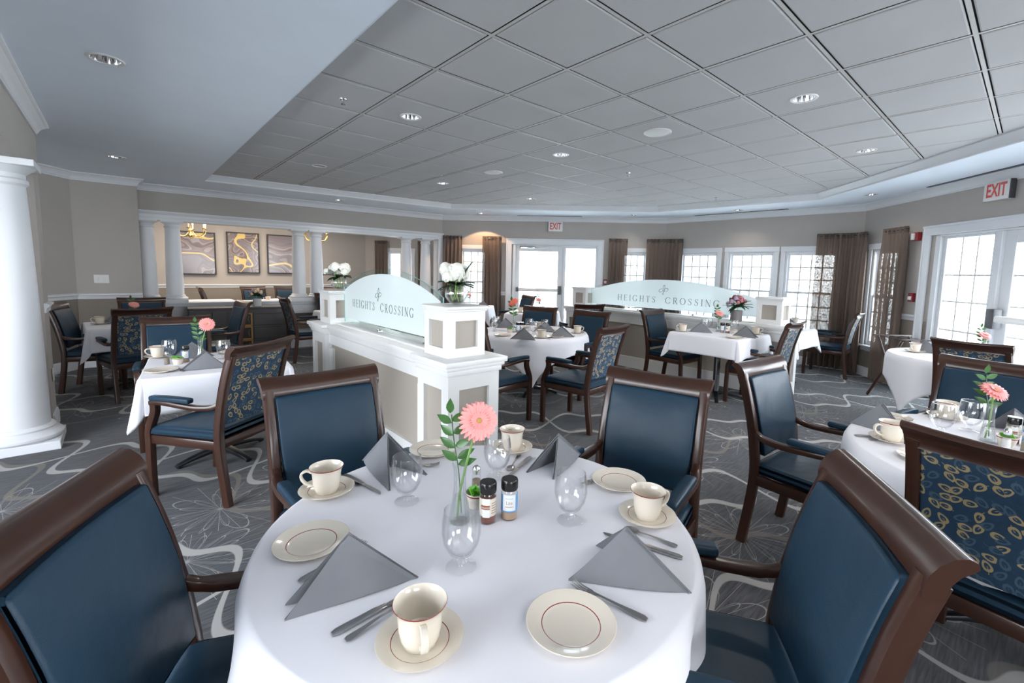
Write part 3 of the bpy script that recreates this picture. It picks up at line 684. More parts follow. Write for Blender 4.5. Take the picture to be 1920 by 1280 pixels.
def table(x, y, rz, size, ztop, label, cloth_label, round_=True, S=None, group=None, seed=1, fold=.02):
    root = empty('dining_table', (x, y, 0), rz); tag(root, label, 'table', group)
    zt = ztop-.004; r = size/2
    if round_: mb = MB().lathe([(0, zt-.03), (r-.008, zt-.03), (r-.003, zt-.022), (r-.003, zt-.006), (r-.008, zt), (0, zt)], 48)
    else: mb = MB().rbox((0, 0, zt-.017), (size-.03, size-.03, .03), .006, 2)
    obj('table_top', mb, 'charcoal', root)
    obj('pedestal', MB().lathe([(0, .045), (.045, .045), (.045, .07), (.038, .08), (.038, zt-.06), (.06, zt-.05), (.16, zt-.03), (0, zt-.03)], 24), 'black', root)
    for k in range(4):
        a = k*PI/2+.5; c, s_ = math.cos(a), math.sin(a)
        pts = [(c*t, s_*t, z) for t, z in ((.0, .062), (.12, .056), (.24, .040), (.31, .024), (.33, .014))]
        leg = obj('foot', MB().sweep(pts, (-s_, c, 0), [.032, .027, .022, .020, .022], [.02, .018, .014, .012, .012], .35), 'black', root)
        obj('glide', MB().lathe([(0, 0), (.014, 0), (.014, .008), (0, .010)], 10, (c*.315, s_*.315, 0)), 'black', leg)
    # cloth
    S = S or r+.24; rnd = random.Random(seed); ph = rnd.uniform(0, 6); B = []
    if round_:
        n = 208
        for j in range(n):
            a = 2*PI*j/n; m = max(abs(math.cos(a)), abs(math.sin(a))); D = min(S/m, S*1.385)-r; loc_ = ((a % (PI/2))-PI/4); cor = max(0, 1-abs(loc_)/.42)
            B.append((r*math.cos(a), r*math.sin(a), math.cos(a), math.sin(a), D, cor, a, loc_))
    else:
        rho, d0 = .028, S-r; h = r-rho
        for q in range(4):
            a0 = q*PI/2; c, s_ = math.cos(a0), math.sin(a0)
            for k in range(18):
                u = -h+2*h*k/18; e = max(0, 1-(h-abs(u))/(d0*.75)) ; B.append((r*c-u*s_, r*s_+u*c, c, s_, d0, 0, a0+.8*u, 0, e*(1 if u > 0 else -1)))
            for k in range(15):
                a = a0+PI/2*k/14; w = 1-abs(k-7)/7; cx, cy = h*(c-s_), h*(s_+c)
                B.append((cx+rho*math.cos(a), cy+rho*math.sin(a), math.cos(a), math.sin(a), d0*(1+.42*w), w, a, 0, 1))
        n = len(B)
    rings = []
    for q in (.001, .2, .4, .6, .8, .93, .985): rings.append([(b_[0]*q, b_[1]*q, ztop) for b_ in B])
    K = 12
    for k in range(K+1):
        t = k/K; ring = []
        for b_ in B:
            x0, y0, nx, ny, D, cor, a = b_[:7]; d = D*t
            if round_:
                fl = fold*(math.sin(8*a+ph)*.5+math.sin(13*a+ph*2)*.35)*min(1, d/.12)*(.4+.6*t)
                rad = r+(.02+.05*t*cor)*min(1, d/.05)+fl; aa = a-b_[7]*.36*cor*t; px, py = rad*math.cos(aa), rad*math.sin(aa)
            else:
                fl = fold*.45*(math.sin(11*a+ph)*.5+math.sin(19*a+ph)*.3)*min(1, d/.12)*t
                out = .010*min(1, d/.03)+(.26*D*t*cor**.7 if cor else .035*t*abs(b_[8]))+fl; px, py = x0+nx*out, y0+ny*out
            rr = .014
            if d < rr*1.57: z = ztop-rr*(1-math.cos(d/rr))
            else: z = ztop-rr-(d-rr*1.57)*.985
            ring.append((px, py, max(z, .03)))
        rings.append(ring)
    mb = MB().ring_strip(rings, True, False); mb.add([(0, 0, ztop)]+rings[0], [(0, 1+j, 1+(j+1) % n) for j in range(n)])
    # thickness shell below
    c = obj('tablecloth', mb, 'cloth', ang=80, loc=(x, y, 0), rz=rz)
    so = c.modifiers.new('thick', 'SOLIDIFY'); so.thickness = .0022; so.offset = -1
    tag(c, cloth_label, 'tablecloth', 'white tablecloths'); return root

# ------------------------------------------------------------------ architecture
ZS, ZT = 2.735, 2.834
def wall(name, p0, p1, openings=(), z1=ZS+.12, th=.14, low=.99, mats=('wall', 'wall_low', 'plasterblank'), z0=0.0):
    """wall from p0 to p1, the room lies to the right-hand side when walking p0->p1 (interior face on the line)"""
    p0, p1 = Vector(p0), Vector(p1); d = (p1-p0); Ln = d.length; d /= Ln; nrm = Vector((-d.y, d.x))  # outward (left)
    ss = sorted({0, Ln, *[o[0] for o in openings], *[o[1] for o in openings]}); zs = sorted({z0, z1, *([low] if z0 < low < z1 else []), *[o[2] for o in openings], *[o[3] for o in openings]})
    mb = MB()
    def P(s, t, z): q = p0+d*s+nrm*t; return (q.x, q.y, z)
    for a, b in zip(ss, ss[1:]):
        for c, e in zip(zs, zs[1:]):
            ms, mz = (a+b)/2, (c+e)/2
            if any(o[0] < ms < o[1] and o[2] < mz < o[3] for o in openings): continue
            m_ = 1 if mz < low else 0
            mb.add([P(a, 0, c), P(b, 0, c), P(b, 0, e), P(a, 0, e), P(a, th, c), P(b, th, c), P(b, th, e), P(a, th, e)], [(0, 1, 2, 3), (7, 6, 5, 4)], [m_, 2])
    for o in openings:
        a, b, c, e = o
        mb.add([P(a, 0, c), P(a, th, c), P(a, th, e), P(a, 0, e)], [(0, 1, 2, 3)], 0); mb.add([P(b, 0, c), P(b, th, c), P(b, th, e), P(b, 0, e)], [(0, 1, 2, 3)], 0)
        mb.add([P(a, 0, e), P(b, 0, e), P(b, th, e), P(a, th, e)], [(0, 1, 2, 3)], 0)
        if c > z0: mb.add([P(a, 0, c), P(b, 0, c), P(b, th, c), P(a, th, c)], [(0, 1, 2, 3)], 0)
    for s_ in (0, Ln): mb.add([P(s_, 0, z0), P(s_, th, z0), P(s_, th, z1), P(s_, 0, z1)], [(0, 1, 2, 3)], 0)
    mb.add([P(0, 0, z1), P(Ln, 0, z1), P(Ln, th, z1), P(0, th, z1)], [(0, 1, 2, 3)], 0)
    return struct(name, mb, mats, smooth=False)
def on(p0, p1, s, t=0, z=0):
    p0, p1 = Vector(p0), Vector(p1); d = (p1-p0).normalized(); n = Vector((d.y, -d.x))   # n into the room
    q = p0+d*s+n*t; return (q.x, q.y, z)
def wang(p0, p1): return math.atan2(p1[1]-p0[1], p1[0]-p0[0])
def molding(name, path, prof, mat='trim', closed=False):
    """sweep profile [(into room, z)] along 2D path with the room on the right-hand side"""
    P = [Vector(p) for p in path]; N = len(P); rings = []
    for i in range(N):
        a = P[i-1] if (i or closed) else None; b = P[(i+1) % N] if (i < N-1 or closed) else None
        n1 = (P[i]-a).normalized() if a is not None else None; n2 = (b-P[i]).normalized() if b is not None else None
        n1 = n1 or n2; n2 = n2 or n1
        r1, r2 = Vector((n1.y, -n1.x)), Vector((n2.y, -n2.x)); m_ = (r1+r2).normalized(); k = 1/max(.3, m_.dot(r1))
        rings.append([(P[i].x+m_.x*k*t, P[i].y+m_.y*k*t, z) for t, z in prof])
    if closed: rings.append(rings[0])
    return struct(name, MB().ring_strip(rings, True, not closed), mat, smooth=True, ang=25)
def crownprof(zt, h=.105, w=.085):
    pts = [(0, 0), (.012, 0), (.012, .014), (.020, .022), (.026, .040), (.040, .060), (.060, .076), (.066, .082), (.078, .086), (.085, .092), (.085, .105), (0, .105)]
    return [(x*w/.085, zt-h+z*h/.105) for x, z in pts]
BASEP = [(0, 0), (.018, 0), (.018, .105), (.013, .118), (.013, .128), (.008, .140), (0, .145)]
def railprof(z): return [(0, z), (.012, z), (.014, z+.03), (.022, z+.045), (.034, z+.055), (.034, z+.072), (.020, z+.080), (0, z+.082)]

A0, A1, C1_, D0, D1 = (0.17, 9.38), (5.45, 9.03), (8.83, 5.45), (9.03, 1.95), (7.0, 0.08)
DD = Vector(D1)-Vector(D0); DD.normalize(); D2 = tuple(Vector(D0)+DD*5.6)     # wall D runs on behind the camera's right
E1 = (D2[0], -4.6)
WC = (Vector((.25, 8.97)))
def window(n, p0, p1, s0, s1, zb=.50, zt=2.0, cols=4, rows=6, casing=True, sash=1.27):
    th = wang(p0, p1)
    root = empty('window_%d' % n, on(p0, p1, (s0+s1)/2, 0, 0), th); root['kind'] = 'structure'; w = s1-s0
    mb = MB(); dpt = -0
    # local: x along wall, -y into room, +y outward
    fr = MB()
    f = .035
    for x in (-w/2+f/2, w/2-f/2): fr.rbox((x, .055, (zb+zt)/2), (f, .09, zt-zb), .004, 1)
    for z in (zb+f/2, zt-f/2): fr.rbox((0, .055, z), (w-2*f, .09, f), .004, 1)
    obj('window_frame', fr, 'trim', root)
    for (a, b, y) in ((zb+f, sash+.02, .045), (sash-.02, zt-f, .075)):
        sm = MB(); g = .032
        for x in (-w/2+f+g/2, w/2-f-g/2): sm.box((x, y, (a+b)/2), (g, .028, b-a))
        for z in (a+g/2, b-g/2): sm.box((0, y, z), (w-2*f-2*g, .028, g))
        so = obj('sash', sm, 'trim', root, smooth=False)
        mm = MB(); iw = w-2*f-2*g; ih = b-a-2*g; rws = rows//2
        for i in range(1, cols): mm.box((-iw/2+iw*i/cols, y, (a+b)/2), (.024, .018, ih))
        for i in range(1, rws): mm.box((0, y, a+g+ih*i/rws), (iw, .0178, .024))
        obj('muntins', mm, 'plastic_white', so, smooth=False)
        obj('pane', MB().box((0, y, (a+b)/2), (iw, .005, ih)), 'pane', so, smooth=False)
    if casing:
        cs = MB(); c = .075
        for x in (-w/2-c/2, w/2+c/2): cs.rbox((x, -.010, (zb+zt)/2+.0), (c, .020, zt-zb+.02), .004, 1)
        cs.rbox((0, -.012, zt+.045), (w+2*c+.01, .026, .09), .004, 1)
        obj('casing', cs, 'trim', root)
    sl = MB().rbox((0, -.028, zb-.012), (w+.20, .10, .026), .006, 2); sl.rbox((0, -.010, zb-.058), (w+.12, .018, .07), .004, 1)
    obj('window_sill', sl, 'trim', root)
    return root
def curtain(p0, p1, s0, s1, label, zt=2.27, zb=.03, off=.10, folds=None, seed=0, path=None):
    rnd = random.Random(seed); pts = []
    if path is None: path = [on(p0, p1, s0, off), on(p0, p1, s1, off)]
    P = [Vector(q[:2]) for q in path]; seg = [(P[i+1]-P[i]).length for i in range(len(P)-1)]; T = sum(seg)
    folds = folds or max(4, int(T*13)); n = folds*8; rows = 14; v = []
    def at(u):
        for i, l in enumerate(seg):
            if u <= l or i == len(seg)-1: d = (P[i+1]-P[i]).normalized(); return P[i]+d*u, Vector((d.y, -d.x))
            u -= l
    jit = [rnd.uniform(.55, 1.3) for _ in range(folds+2)]
    for r in range(rows+1):
        t = r/rows; z = zt-(zt-zb)*t
        for i in range(n+1):
            q, nn = at(T*i/n); ph = 2*PI*folds*i/n; a = (.012+.022*min(1, t*4))*jit[int(folds*i/n)]
            if .02 < t < .09: a *= .8
            o = a*math.sin(ph)+.006*math.sin(ph*.31+3*t); q = q+nn*o; v.append((q.x, q.y, z))
    f = [(r*(n+1)+i, r*(n+1)+i+1, (r+1)*(n+1)+i+1, (r+1)*(n+1)+i) for r in range(rows) for i in range(n)]
    mid = P[0]+(P[-1]-P[0])*.5
    v = [(a-mid.x, b-mid.y, c) for a, b, c in v]
    root = empty('curtain', (mid.x, mid.y, 0)); tag(root, label, 'curtain', 'brown curtains at the windows')
    obj('drape', MB().add(v, f), 'curtain', root, ang=80)
    v2 = []; 
    for i in range(n+1):
        q, nn = at(T*i/n); ph = 2*PI*folds*i/n
        for z, k in ((zt+.012, 1), (zt-.075, 1)):
            w = q+nn*(.013*math.sin(ph)+.003); v2.append((w.x-mid.x, w.y-mid.y, z))
    obj('heading', MB().add(v2, [(2*i, 2*i+2, 2*i+3, 2*i+1) for i in range(n)]), 'curtain_head', root, ang=80)
    rod = [Vector((q.x-mid.x, q.y-mid.y, zt-.03)) for q in P]
    obj('rod', MB().tube([(a.x, a.y, a.z) for a in rod], .009, 8), 'black', root)
    return root

DLS = [((1.94, 3.75), ZT, 'third row left, in the tile tray'), ((3.78, 1.26), ZT, 'nearest one in the tile tray at right'), ((3.73, 3.68), ZT, 'centre of the tile tray'), ((5.70, 1.28), ZT, 'by the right crown moulding'),
       ((2.01, 6.39), ZT, 'far left corner of the tile tray'), ((3.73, 6.18), ZT, 'far middle of the tile tray'), ((5.57, 6.21), ZT, 'furthest one in the tile tray'), ((0.0, 3.88), ZS, 'large at the upper left in the plain ceiling'), ((.04, 7.3), ZS, 'plain ceiling above the far left table'),
       ((3.04, 8.60), ZS, 'soffit before the column screen'), ((8.0, 1.70), ZS, 'soffit by the right door'), ((7.9, 5.68), ZS, 'soffit at the corner curtain'), ((8.43, 3.75), ZS, 'soffit above the right windows'), ((5.78, 8.02), ZS, 'soffit above the left window')]
def circ(x, y, r=.074, n=20): return [Vector((x+r*math.cos(2*PI*k/n), y+r*math.sin(2*PI*k/n), 0)) for k in range(n)]
def build_shell():
    M['curtain_head'] = simple('brown_curtain_heading', (.085, .062, .050), .9)
    mb = MB().add([(-6, -6.5, 0), (12, -6.5, 0), (12, 14, 0), (-6, 14, 0)], [(0, 1, 2, 3)])
    # carpet only inside the building outline
    outline = [(-3.1, -4.7), (E1[0]+.1, -4.7), (D2[0]+.1, D2[1]-.0), (9.13, 1.9), (8.93, 5.5), (5.5, 9.2), (8.2, 10.0), (5.3, 12.75), (-1.1, 12.75), (-1.1, 9.6), (-3.1, 6.3)]
    struct('floor', MB().add([(x, y, 0) for x, y in outline], [tuple(range(len(outline)))]), 'carpet', smooth=False)
    g = struct('ground', MB().add([(-40, -40, -.12), (60, -40, -.12), (60, 60, -.12), (-40, 60, -.12)], [(0, 1, 2, 3)]), 'conc', smooth=False)
    # ceiling with tray opening
    tray = [(1.0, -2.6), (1.0, 8.33), (5.0, 7.97), (7.80, 5.02), (8.07, 2.34), (5.62, .02), (3.2, -2.27)]
    outer = [(-3.2, -4.8), (E1[0]+.2, -4.8), (D2[0]+.2, D2[1]), (9.3, 1.85), (9.05, 5.6), (5.75, 9.1), (8.5, 10.0), (5.3, 12.9), (-1.3, 12.9), (-3.2, 12.9)]
    loops = [[Vector((x, y, 0)) for x, y in outer], [Vector((x, y, 0)) for x, y in tray]]+[circ(*p) for p, z, _ in DLS if z == ZS]
    tri = tessellate_polygon(loops); allv = [v for l_ in loops for v in l_]
    struct('ceiling', MB().add([(v.x, v.y, ZS) for v in allv], [tuple(t) for t in tri]), 'soffit', smooth=False)
    # tray riser with moulding; room side is the inside: path clockwise => room on right
    molding('trim_1', [tray[i] for i in range(1, 6)], [(-.002, ZS), (.010, ZS-.006), (.018, ZS), (.020, ZS+.018), (.032, ZS+.034), (.050, ZS+.060), (.062, ZS+.072), (.072, ZS+.082), (.072, ZT+.004), (-.002, ZT+.004)])
    molding('trim_2', [tray[0], tray[1]], [(-.002, ZS), (.004, ZS), (.004, ZT+.004), (-.002, ZT+.004)], 'soffit')
    molding('trim_3', [tray[5], tray[6], tray[0]], [(-.002, ZS), (.02, ZS), (.06, ZT+.004), (-.002, ZT+.004)])
    # T-bar plane and tegular tiles
    molding('trim_30', tray, [(-.003, ZT-.001), (-.001, ZT-.001), (-.001, ZT+.14), (-.003, ZT+.14)], 'dark_gap', closed=True)
    struct('ceiling_plenum', MB().add([(x, y, ZT+.135) for x, y in tray], [tuple(range(len(tray)))]), 'dark_gap', smooth=False)
    def clip(poly):
        for i in range(len(tray)):
            a, b = Vector(tray[i]), Vector(tray[(i+1) % len(tray)]); d = b-a; out = []
            for j in range(len(poly)):
                p, q = poly[j], poly[(j+1) % len(poly)]; sp = -d.cross(p-a); sq = -d.cross(q-a)
                if sp >= 0: out.append(p)
                if (sp >= 0) != (sq >= 0): out.append(p+(q-p)*(sp/(sp-sq)))
            poly = out
            if len(poly) < 3: return []
        return poly
    T = .6096; ox, oy = T*2.652-T*5, 2.166-T*10; tl = MB(); gr = MB()
    for i in range(0, 24):
        for j in range(0, 24):
            x0, y0 = ox+i*T, oy+j*T
            for (e, z, tgt) in ((.019, ZT-.004, 't'),):
                pl = clip([Vector((x0+e, y0+e)), Vector((x0+T-e, y0+e)), Vector((x0+T-e, y0+T-e)), Vector((x0+e, y0+T-e))])
                if len(pl) < 3: continue
                c = sum(pl, Vector((0, 0)))/len(pl); n = len(pl)
                ins = [p+(c-p).normalized()*.010 for p in pl]
                jz = R.uniform(-.0006, .0006); hole = next((p for p, zz, _ in DLS if zz == ZT and x0 < p[0] < x0+T and y0 < p[1] < y0+T), None)
                tl.add([(p.x, p.y, ZT+.008) for p in pl]+[(p.x, p.y, z+.003+jz) for p in pl]+[(p.x, p.y, z+jz) for p in ins], [(k, (k+1) % n, n+(k+1) % n, n+k) for k in range(n)]+[(n+k, n+(k+1) % n, 2*n+(k+1) % n, 2*n+k) for k in range(n)]+([tuple(2*n+k for k in range(n))] if not hole else []))
                if hole:
                    lp = [[Vector((p.x, p.y, 0)) for p in ins], circ(*hole)]; fl_ = [v for l_ in lp for v in l_]; tl.add([(v.x, v.y, z+jz) for v in fl_], [tuple(q) for q in tessellate_polygon(lp)])
    struct('ceiling_tiles', tl, 'tile', smooth=False)
    for i in range(24):
        for ax in (0, 1):
            u = (ox if ax == 0 else oy)+i*T; h = .0105
            pl = [Vector((u-h, -9)), Vector((u+h, -9)), Vector((u+h, 12)), Vector((u-h, 12))] if ax == 0 else [Vector((-9, u-h)), Vector((14, u-h)), Vector((14, u+h)), Vector((-9, u+h))]
            pl = clip(pl)
            if len(pl) >= 3: gr.add([(p.x, p.y, ZT-(.001 if ax else .0015)) for p in pl], [tuple(range(len(pl)))])
    struct('ceiling_grid', gr, 'grid', smooth=False)
    # ---------------- walls
    wall('wall_far_left', (-3.0, 5.55), (-.45, 9.0))
    wall('wall_left_front', (-.45, 9.0), (.25, 8.97), th=.3)
    wall('wall_left_return', (.25, 8.97), (.25, 9.38), th=.04)
    LA = (Vector(A1)-Vector(A0)).length
    wall('wall_column_screen', A0, A1, [(.02, 5.19, .86, 2.20)], th=.22, low=.86)
    wall('wall_far', A1, C1_, [(.42, 1.02, .50, 2.0), (1.60, 3.48, 0, 2.12), (4.00, 4.55, .50, 2.0)])
    wall('wall_right', C1_, D0, [(.36, 1.15, .50, 2.0), (1.36, 2.19, .50, 2.0), (2.37, 3.18, .50, 2.0)])
    wall('wall_front_right', D0, D2, [(.26, .85, .50, 2.0), (1.50, 3.60, 0, 2.12), (4.0, 5.4, .1, 2.5)])  # last opening is out of view, added to let daylight in
    wall('wall_behind_right', D2, E1, [(.3, 2.4, .1, 2.5)] if D2[1]-E1[1] > 1.9 else [])  # unseen opening, added for more daylight
    wall('wall_back', E1, (-3.0, -4.6), [(.6, 3.0, .9, 2.1), (4.6, 7.0, .9, 2.1)])  # openings added in this unseen wall for daylight from behind
    wall('wall_left', (-3.0, -4.6), (-3.0, 5.55), [(4.6, 8.6, .3, 2.4)])  # unseen opening added to light the column and partition from the left
    # back dining room
    wall('wall_back_room_left', (-1.0, 9.2), (-1.0, 12.6)); wall('wall_back_room_far', (-1.0, 12.6), (5.14, 12.6))
    wall('wall_back_room_right', (5.14, 12.6), (8.0, 9.9), [(.62, 1.32, .5, 2.0), (2.2, 3.0, .5, 2.0)])
    wall('wall_back_room_end', (8.0, 9.9), (5.8, 8.9))
    # crown, rails, baseboards
    molding('trim_4', [(-3.0, 5.55), (-.45, 9.0), (.25, 8.97), (.25, 9.375), A1, C1_, D0, D2], crownprof(ZS))
    molding('trim_5', [(-3.0, 5.55), (-.45, 9.0), (.25, 8.97)], railprof(.985))
    molding('baseboard_left', [(-3.0, 5.55), (-.45, 9.0), (.25, 8.97)], BASEP)
    molding('trim_6', [(-1.0, 9.3), (-1.0, 12.6), (5.14, 12.6), (8.0, 9.9)], railprof(.985)); molding('trim_7', [(-1.0, 9.3), (-1.0, 12.6), (5.14, 12.6), (8.0, 9.9)], crownprof(ZS))
    def seg(p0, p1, a, b): return [on(p0, p1, a)[:2], on(p0, p1, b)[:2]]
    k = 8
    for (p0, p1, a, b) in ((A1, C1_, 0.0, .34), (A1, C1_, 1.10, 1.44), (A1, C1_, 3.60, 3.92), (D0, D1, .96, 1.30)):
        molding('trim_%d' % k, seg(p0, p1, a, b), railprof(.985)); k += 1
    for (p0, p1, a, b) in ((A1, C1_, 0.0, 1.44), (A1, C1_, 3.60, 4.93), (C1_, D0, 0, 3.5), (D0, D1, 0, 1.30)):
        molding('trim_%d' % k, seg(p0, p1, a, b), BASEP); k += 1
    # header over the column screen: architrave and jamb
    pr = [(0, 2.19), (.030, 2.19), (.030, 2.225), (.036, 2.23), (.036, 2.275), (.046, 2.283), (.060, 2.305), (.066, 2.312), (.066, 2.33), (0, 2.335)]
    molding('trim_20', [on(A0, A1, .0)[:2], on(A0, A1, 5.30)[:2]], pr)
    struct('trim_21', MB().box((2.78, 9.206+.11, 2.196), (5.20, .26, .012), wang(A0, A1)), 'trim', smooth=False)
    jb = MB(); c = on(A0, A1, 5.245, .012, 1.1); jb.rbox(c, (.11, .03, 2.19), .004, 1, rz=wang(A0, A1)); c = on(A0, A1, 5.19, -.10, 1.53); jb.rbox(c, (.02, .25, 1.33), .003, 1, rz=wang(A0, A1)); struct('trim_22', jb, 'trim')
    # half-wall cap and panels
    cap = MB()
    cap.rbox(on(A0, A1, 2.59, -.09, .875), (5.18, .34, .03), .008, 2, rz=wang(A0, A1)); struct('trim_23', cap, 'trim')
    molding('trim_24', [on(A0, A1, .0)[:2], on(A0, A1, 5.19)[:2]], [(0, .77), (.012, .77), (.014, .80), (.03, .82), (.034, .858), (0, .86)])
    pp = MB()
    for a, b in ((0.0, .66), (2.12, 2.86), (4.28, 5.12)):
        w = b-a; m_ = (a+b)/2; rz = wang(A0, A1)
        for s_ in (a+.05, b-.05): pp.box(on(A0, A1, s_, .022, .39), (.10, .044, .76), rz)
        pp.box(on(A0, A1, m_, .022, .71), (w, .044, .12), rz); pp.box(on(A0, A1, m_, .022, .08), (w, .044, .16), rz)
    struct('trim_25', pp, 'trim', smooth=False)
    molding('trim_26', [on(A0, A1, .0)[:2], on(A0, A1, 5.27)[:2]], BASEP)
    # the pier, the beam over the side opening and its crown
    pm = MB(); 
    struct('wall_pier', MB().box((-.85, 5.93, 1.37), (.70, .34, 2.74)), 'wall', smooth=False)
    struct('wall_beam', MB().box((-.68, 1.3, 2.51), (.36, 8.92, .46)), 'wall', smooth=False)
    molding('trim_27', [(-.5, -3.2), (-.5, 6.10), (-1.2, 6.10)][:3], crownprof(ZS))
    molding('trim_28', [(-.5, 5.76), (-.5, 6.10), (-1.2, 6.10)], railprof(1.06)); molding('trim_29', [(-.5, 5.76), (-.5, 6.10), (-1.2, 6.10)], BASEP)
    # windows
    window(1, A1, C1_, .42, 1.02, cols=3); window(2, A1, C1_, 4.00, 4.55, cols=3)
    window(3, C1_, D0, .36, 1.15); window(4, C1_, D0, 1.36, 2.19); window(5, C1_, D0, 2.37, 3.18)
    window(6, D0, D1, .26, .85, cols=3)
    window(7, (5.14, 12.6), (8.0, 9.9), .62, 1.32, cols=2)
    # doors
    def casing(root, s0, s1, p0, p1, zt):
        c = MB(); mid = 0; w = s1-s0; k_ = .125
        for x in (-w/2+k_/2, w/2-k_/2):
            c.rbox((x, -.014, zt/2), (k_, .028, zt), .005, 1); c.rbox((x+(.045 if x < 0 else -.045)*-1, -.022, zt/2), (.03, .03, zt), .005, 1)
        c.rbox((0, -.014, zt-.06), (w, .030, .13), .005, 1); c.rbox((0, -.022, zt-.012), (w+.01, .036, .03), .005, 1)
        obj('casing', c, 'trim', root)
    def door(n, p0, p1, cas, leaf, glass, side, sglass, hinge_left, munt=None, smunt=None):
        th = wang(p0, p1); m_ = (cas[0]+cas[1])/2
        root = empty('door_%d' % n, on(p0, p1, m_), th); root['kind'] = 'structure'; casing(root, *cas, p0, p1, 2.25)
        def bx(mb, s0, s1, z0, z1, y, t): mb.rbox(((s0+s1)/2-m_, y, (z0+z1)/2), (s1-s0, t, z1-z0), .004, 1)
        fr = MB(); L_, R_ = min(leaf[0], side[0]), max(leaf[1], side[1])
        bx(fr, cas[0]+.10, L_, 0, 2.12, .06, .12); bx(fr, R_, cas[1]-.10, 0, 2.12, .06, .12); bx(fr, L_, R_, 2.10, 2.14, .06, .12)
        mid0, mid1 = (leaf[1], side[0]) if leaf[0] < side[0] else (side[1], leaf[0]); bx(fr, mid0, mid1, 0, 2.10, .06, .12)
        obj('door_frame', fr, 'trim', root)
        lf = MB(); g0, g1, gz0, gz1 = glass
        bx(lf, leaf[0], g0, 0.01, 2.10, .06, .045); bx(lf, g1, leaf[1], .01, 2.10, .06, .045); bx(lf, g0, g1, .01, gz0, .06, .045); bx(lf, g0, g1, gz1, 2.10, .06, .045)
        lo = obj('door_leaf', lf, 'trim', root)
        pn = MB(); pn.box(((g0+g1)/2-m_, .06, (gz0+gz1)/2), (g1-g0, .006, gz1-gz0)); obj('pane', pn, 'pane', lo, smooth=False)
        def muntins(par, a, b, z0, z1, nc, zr):
            mm = MB()
            for i in range(1, nc): mm.box((a+(b-a)*i/nc-m_, .06, (z0+z1)/2), (.020, .014, z1-z0))
            for z in zr: mm.box(((a+b)/2-m_, .06, z), (b-a, .0138, .020))
            obj('muntins', mm, 'plastic_white', par, smooth=False)
        if munt: muntins(lo, g0, g1, gz0, gz1, *munt)
        bar = MB(); by = -.055; a, b = leaf[0]+.03, leaf[1]-.03
        bar.rbox(((a+b)/2-m_, by, 1.13), (b-a-.10, .05, .075), .015, 2); br = obj('push_bar', bar, 'plastic_white', lo)
        for s_, w_, h_ in ((a+.03, .06, .10), (b-.03, .075, .19)) if hinge_left else ((a+.03, .10, .22), (b-.03, .06, .10)):
            obj('end_bracket', MB().rbox((s_-m_, by+.015, 1.13), (w_, .095, h_), .012, 2), 'plastic_dark', br)
        sd = MB(); a, b, c, e = sglass
        if side[0] < a: bx(sd, side[0], a, 0, 2.10, .06, .05)
        if b < side[1]: bx(sd, b, side[1], 0, 2.10, .06, .05)
        bx(sd, a, b, 0, c, .06, .05); bx(sd, a, b, e, 2.10, .06, .05)
        so = obj('sidelight', sd, 'trim', root); obj('pane', MB().box(((a+b)/2-m_, .06, (c+e)/2), (b-a, .006, e-c)), 'pane', so, smooth=False)
        if smunt: muntins(so, a, b, c, e, *smunt)
        return root, m_, lo
    rt, m_, lo = door(1, A1, C1_, (1.45, 3.60), (1.66, 2.72), (1.75, 2.60, .30, 1.98), (2.77, 3.44), (2.78, 3.43, .12, 2.06), True)
    cl = MB().rbox((1.93-m_, -.05, 2.06), (.34, .06, .06), .012, 2); cl.sweep([(2.0-m_, -.07, 2.05), (2.22-m_, -.12, 2.035)], (0, 0, 1), .006, .012); cl.sweep([(2.22-m_, -.12, 2.035), (2.42-m_, -.03, 2.07)], (0, 0, 1), .006, .010)
    obj('door_closer', cl, 'steel', lo)
    door(2, D0, D1, (1.31, 3.78), (2.43, 3.56), (2.56, 3.42, .30, 1.96), (1.58, 2.36), (1.64, 2.29, .10, 2.07), False, (3, (.62, .94, 1.27, 1.61)), (3, (.28, .60, .92, 1.28, 1.61)))
    # neighbouring building faintly seen through the glass
    b = MB().box((17, 10, 1.6), (.3, 9, 3.4), .7); struct('exterior_wall', b, 'siding', smooth=False)

def exit_sign(p0, p1, s, z, label, off=.035, arrow=0):
    root = empty('exit_sign', on(p0, p1, s, off, z), wang(p0, p1)); tag(root, label, 'sign', 'lit exit signs')
    obj('housing', MB().rbox((0, .0, 0), (.315, .055, .205), .006, 2), 'plastic_white', root)
    obj('housing_side', MB().rbox((.162 if arrow else -.162, .0, 0), (.012, .060, .207), .002, 1), 'plastic_dark', root)
    o = txt('lettering', 'EXIT', .20, 'red', root, (0, -.029, .0), ext=.001, sx=.60); return root

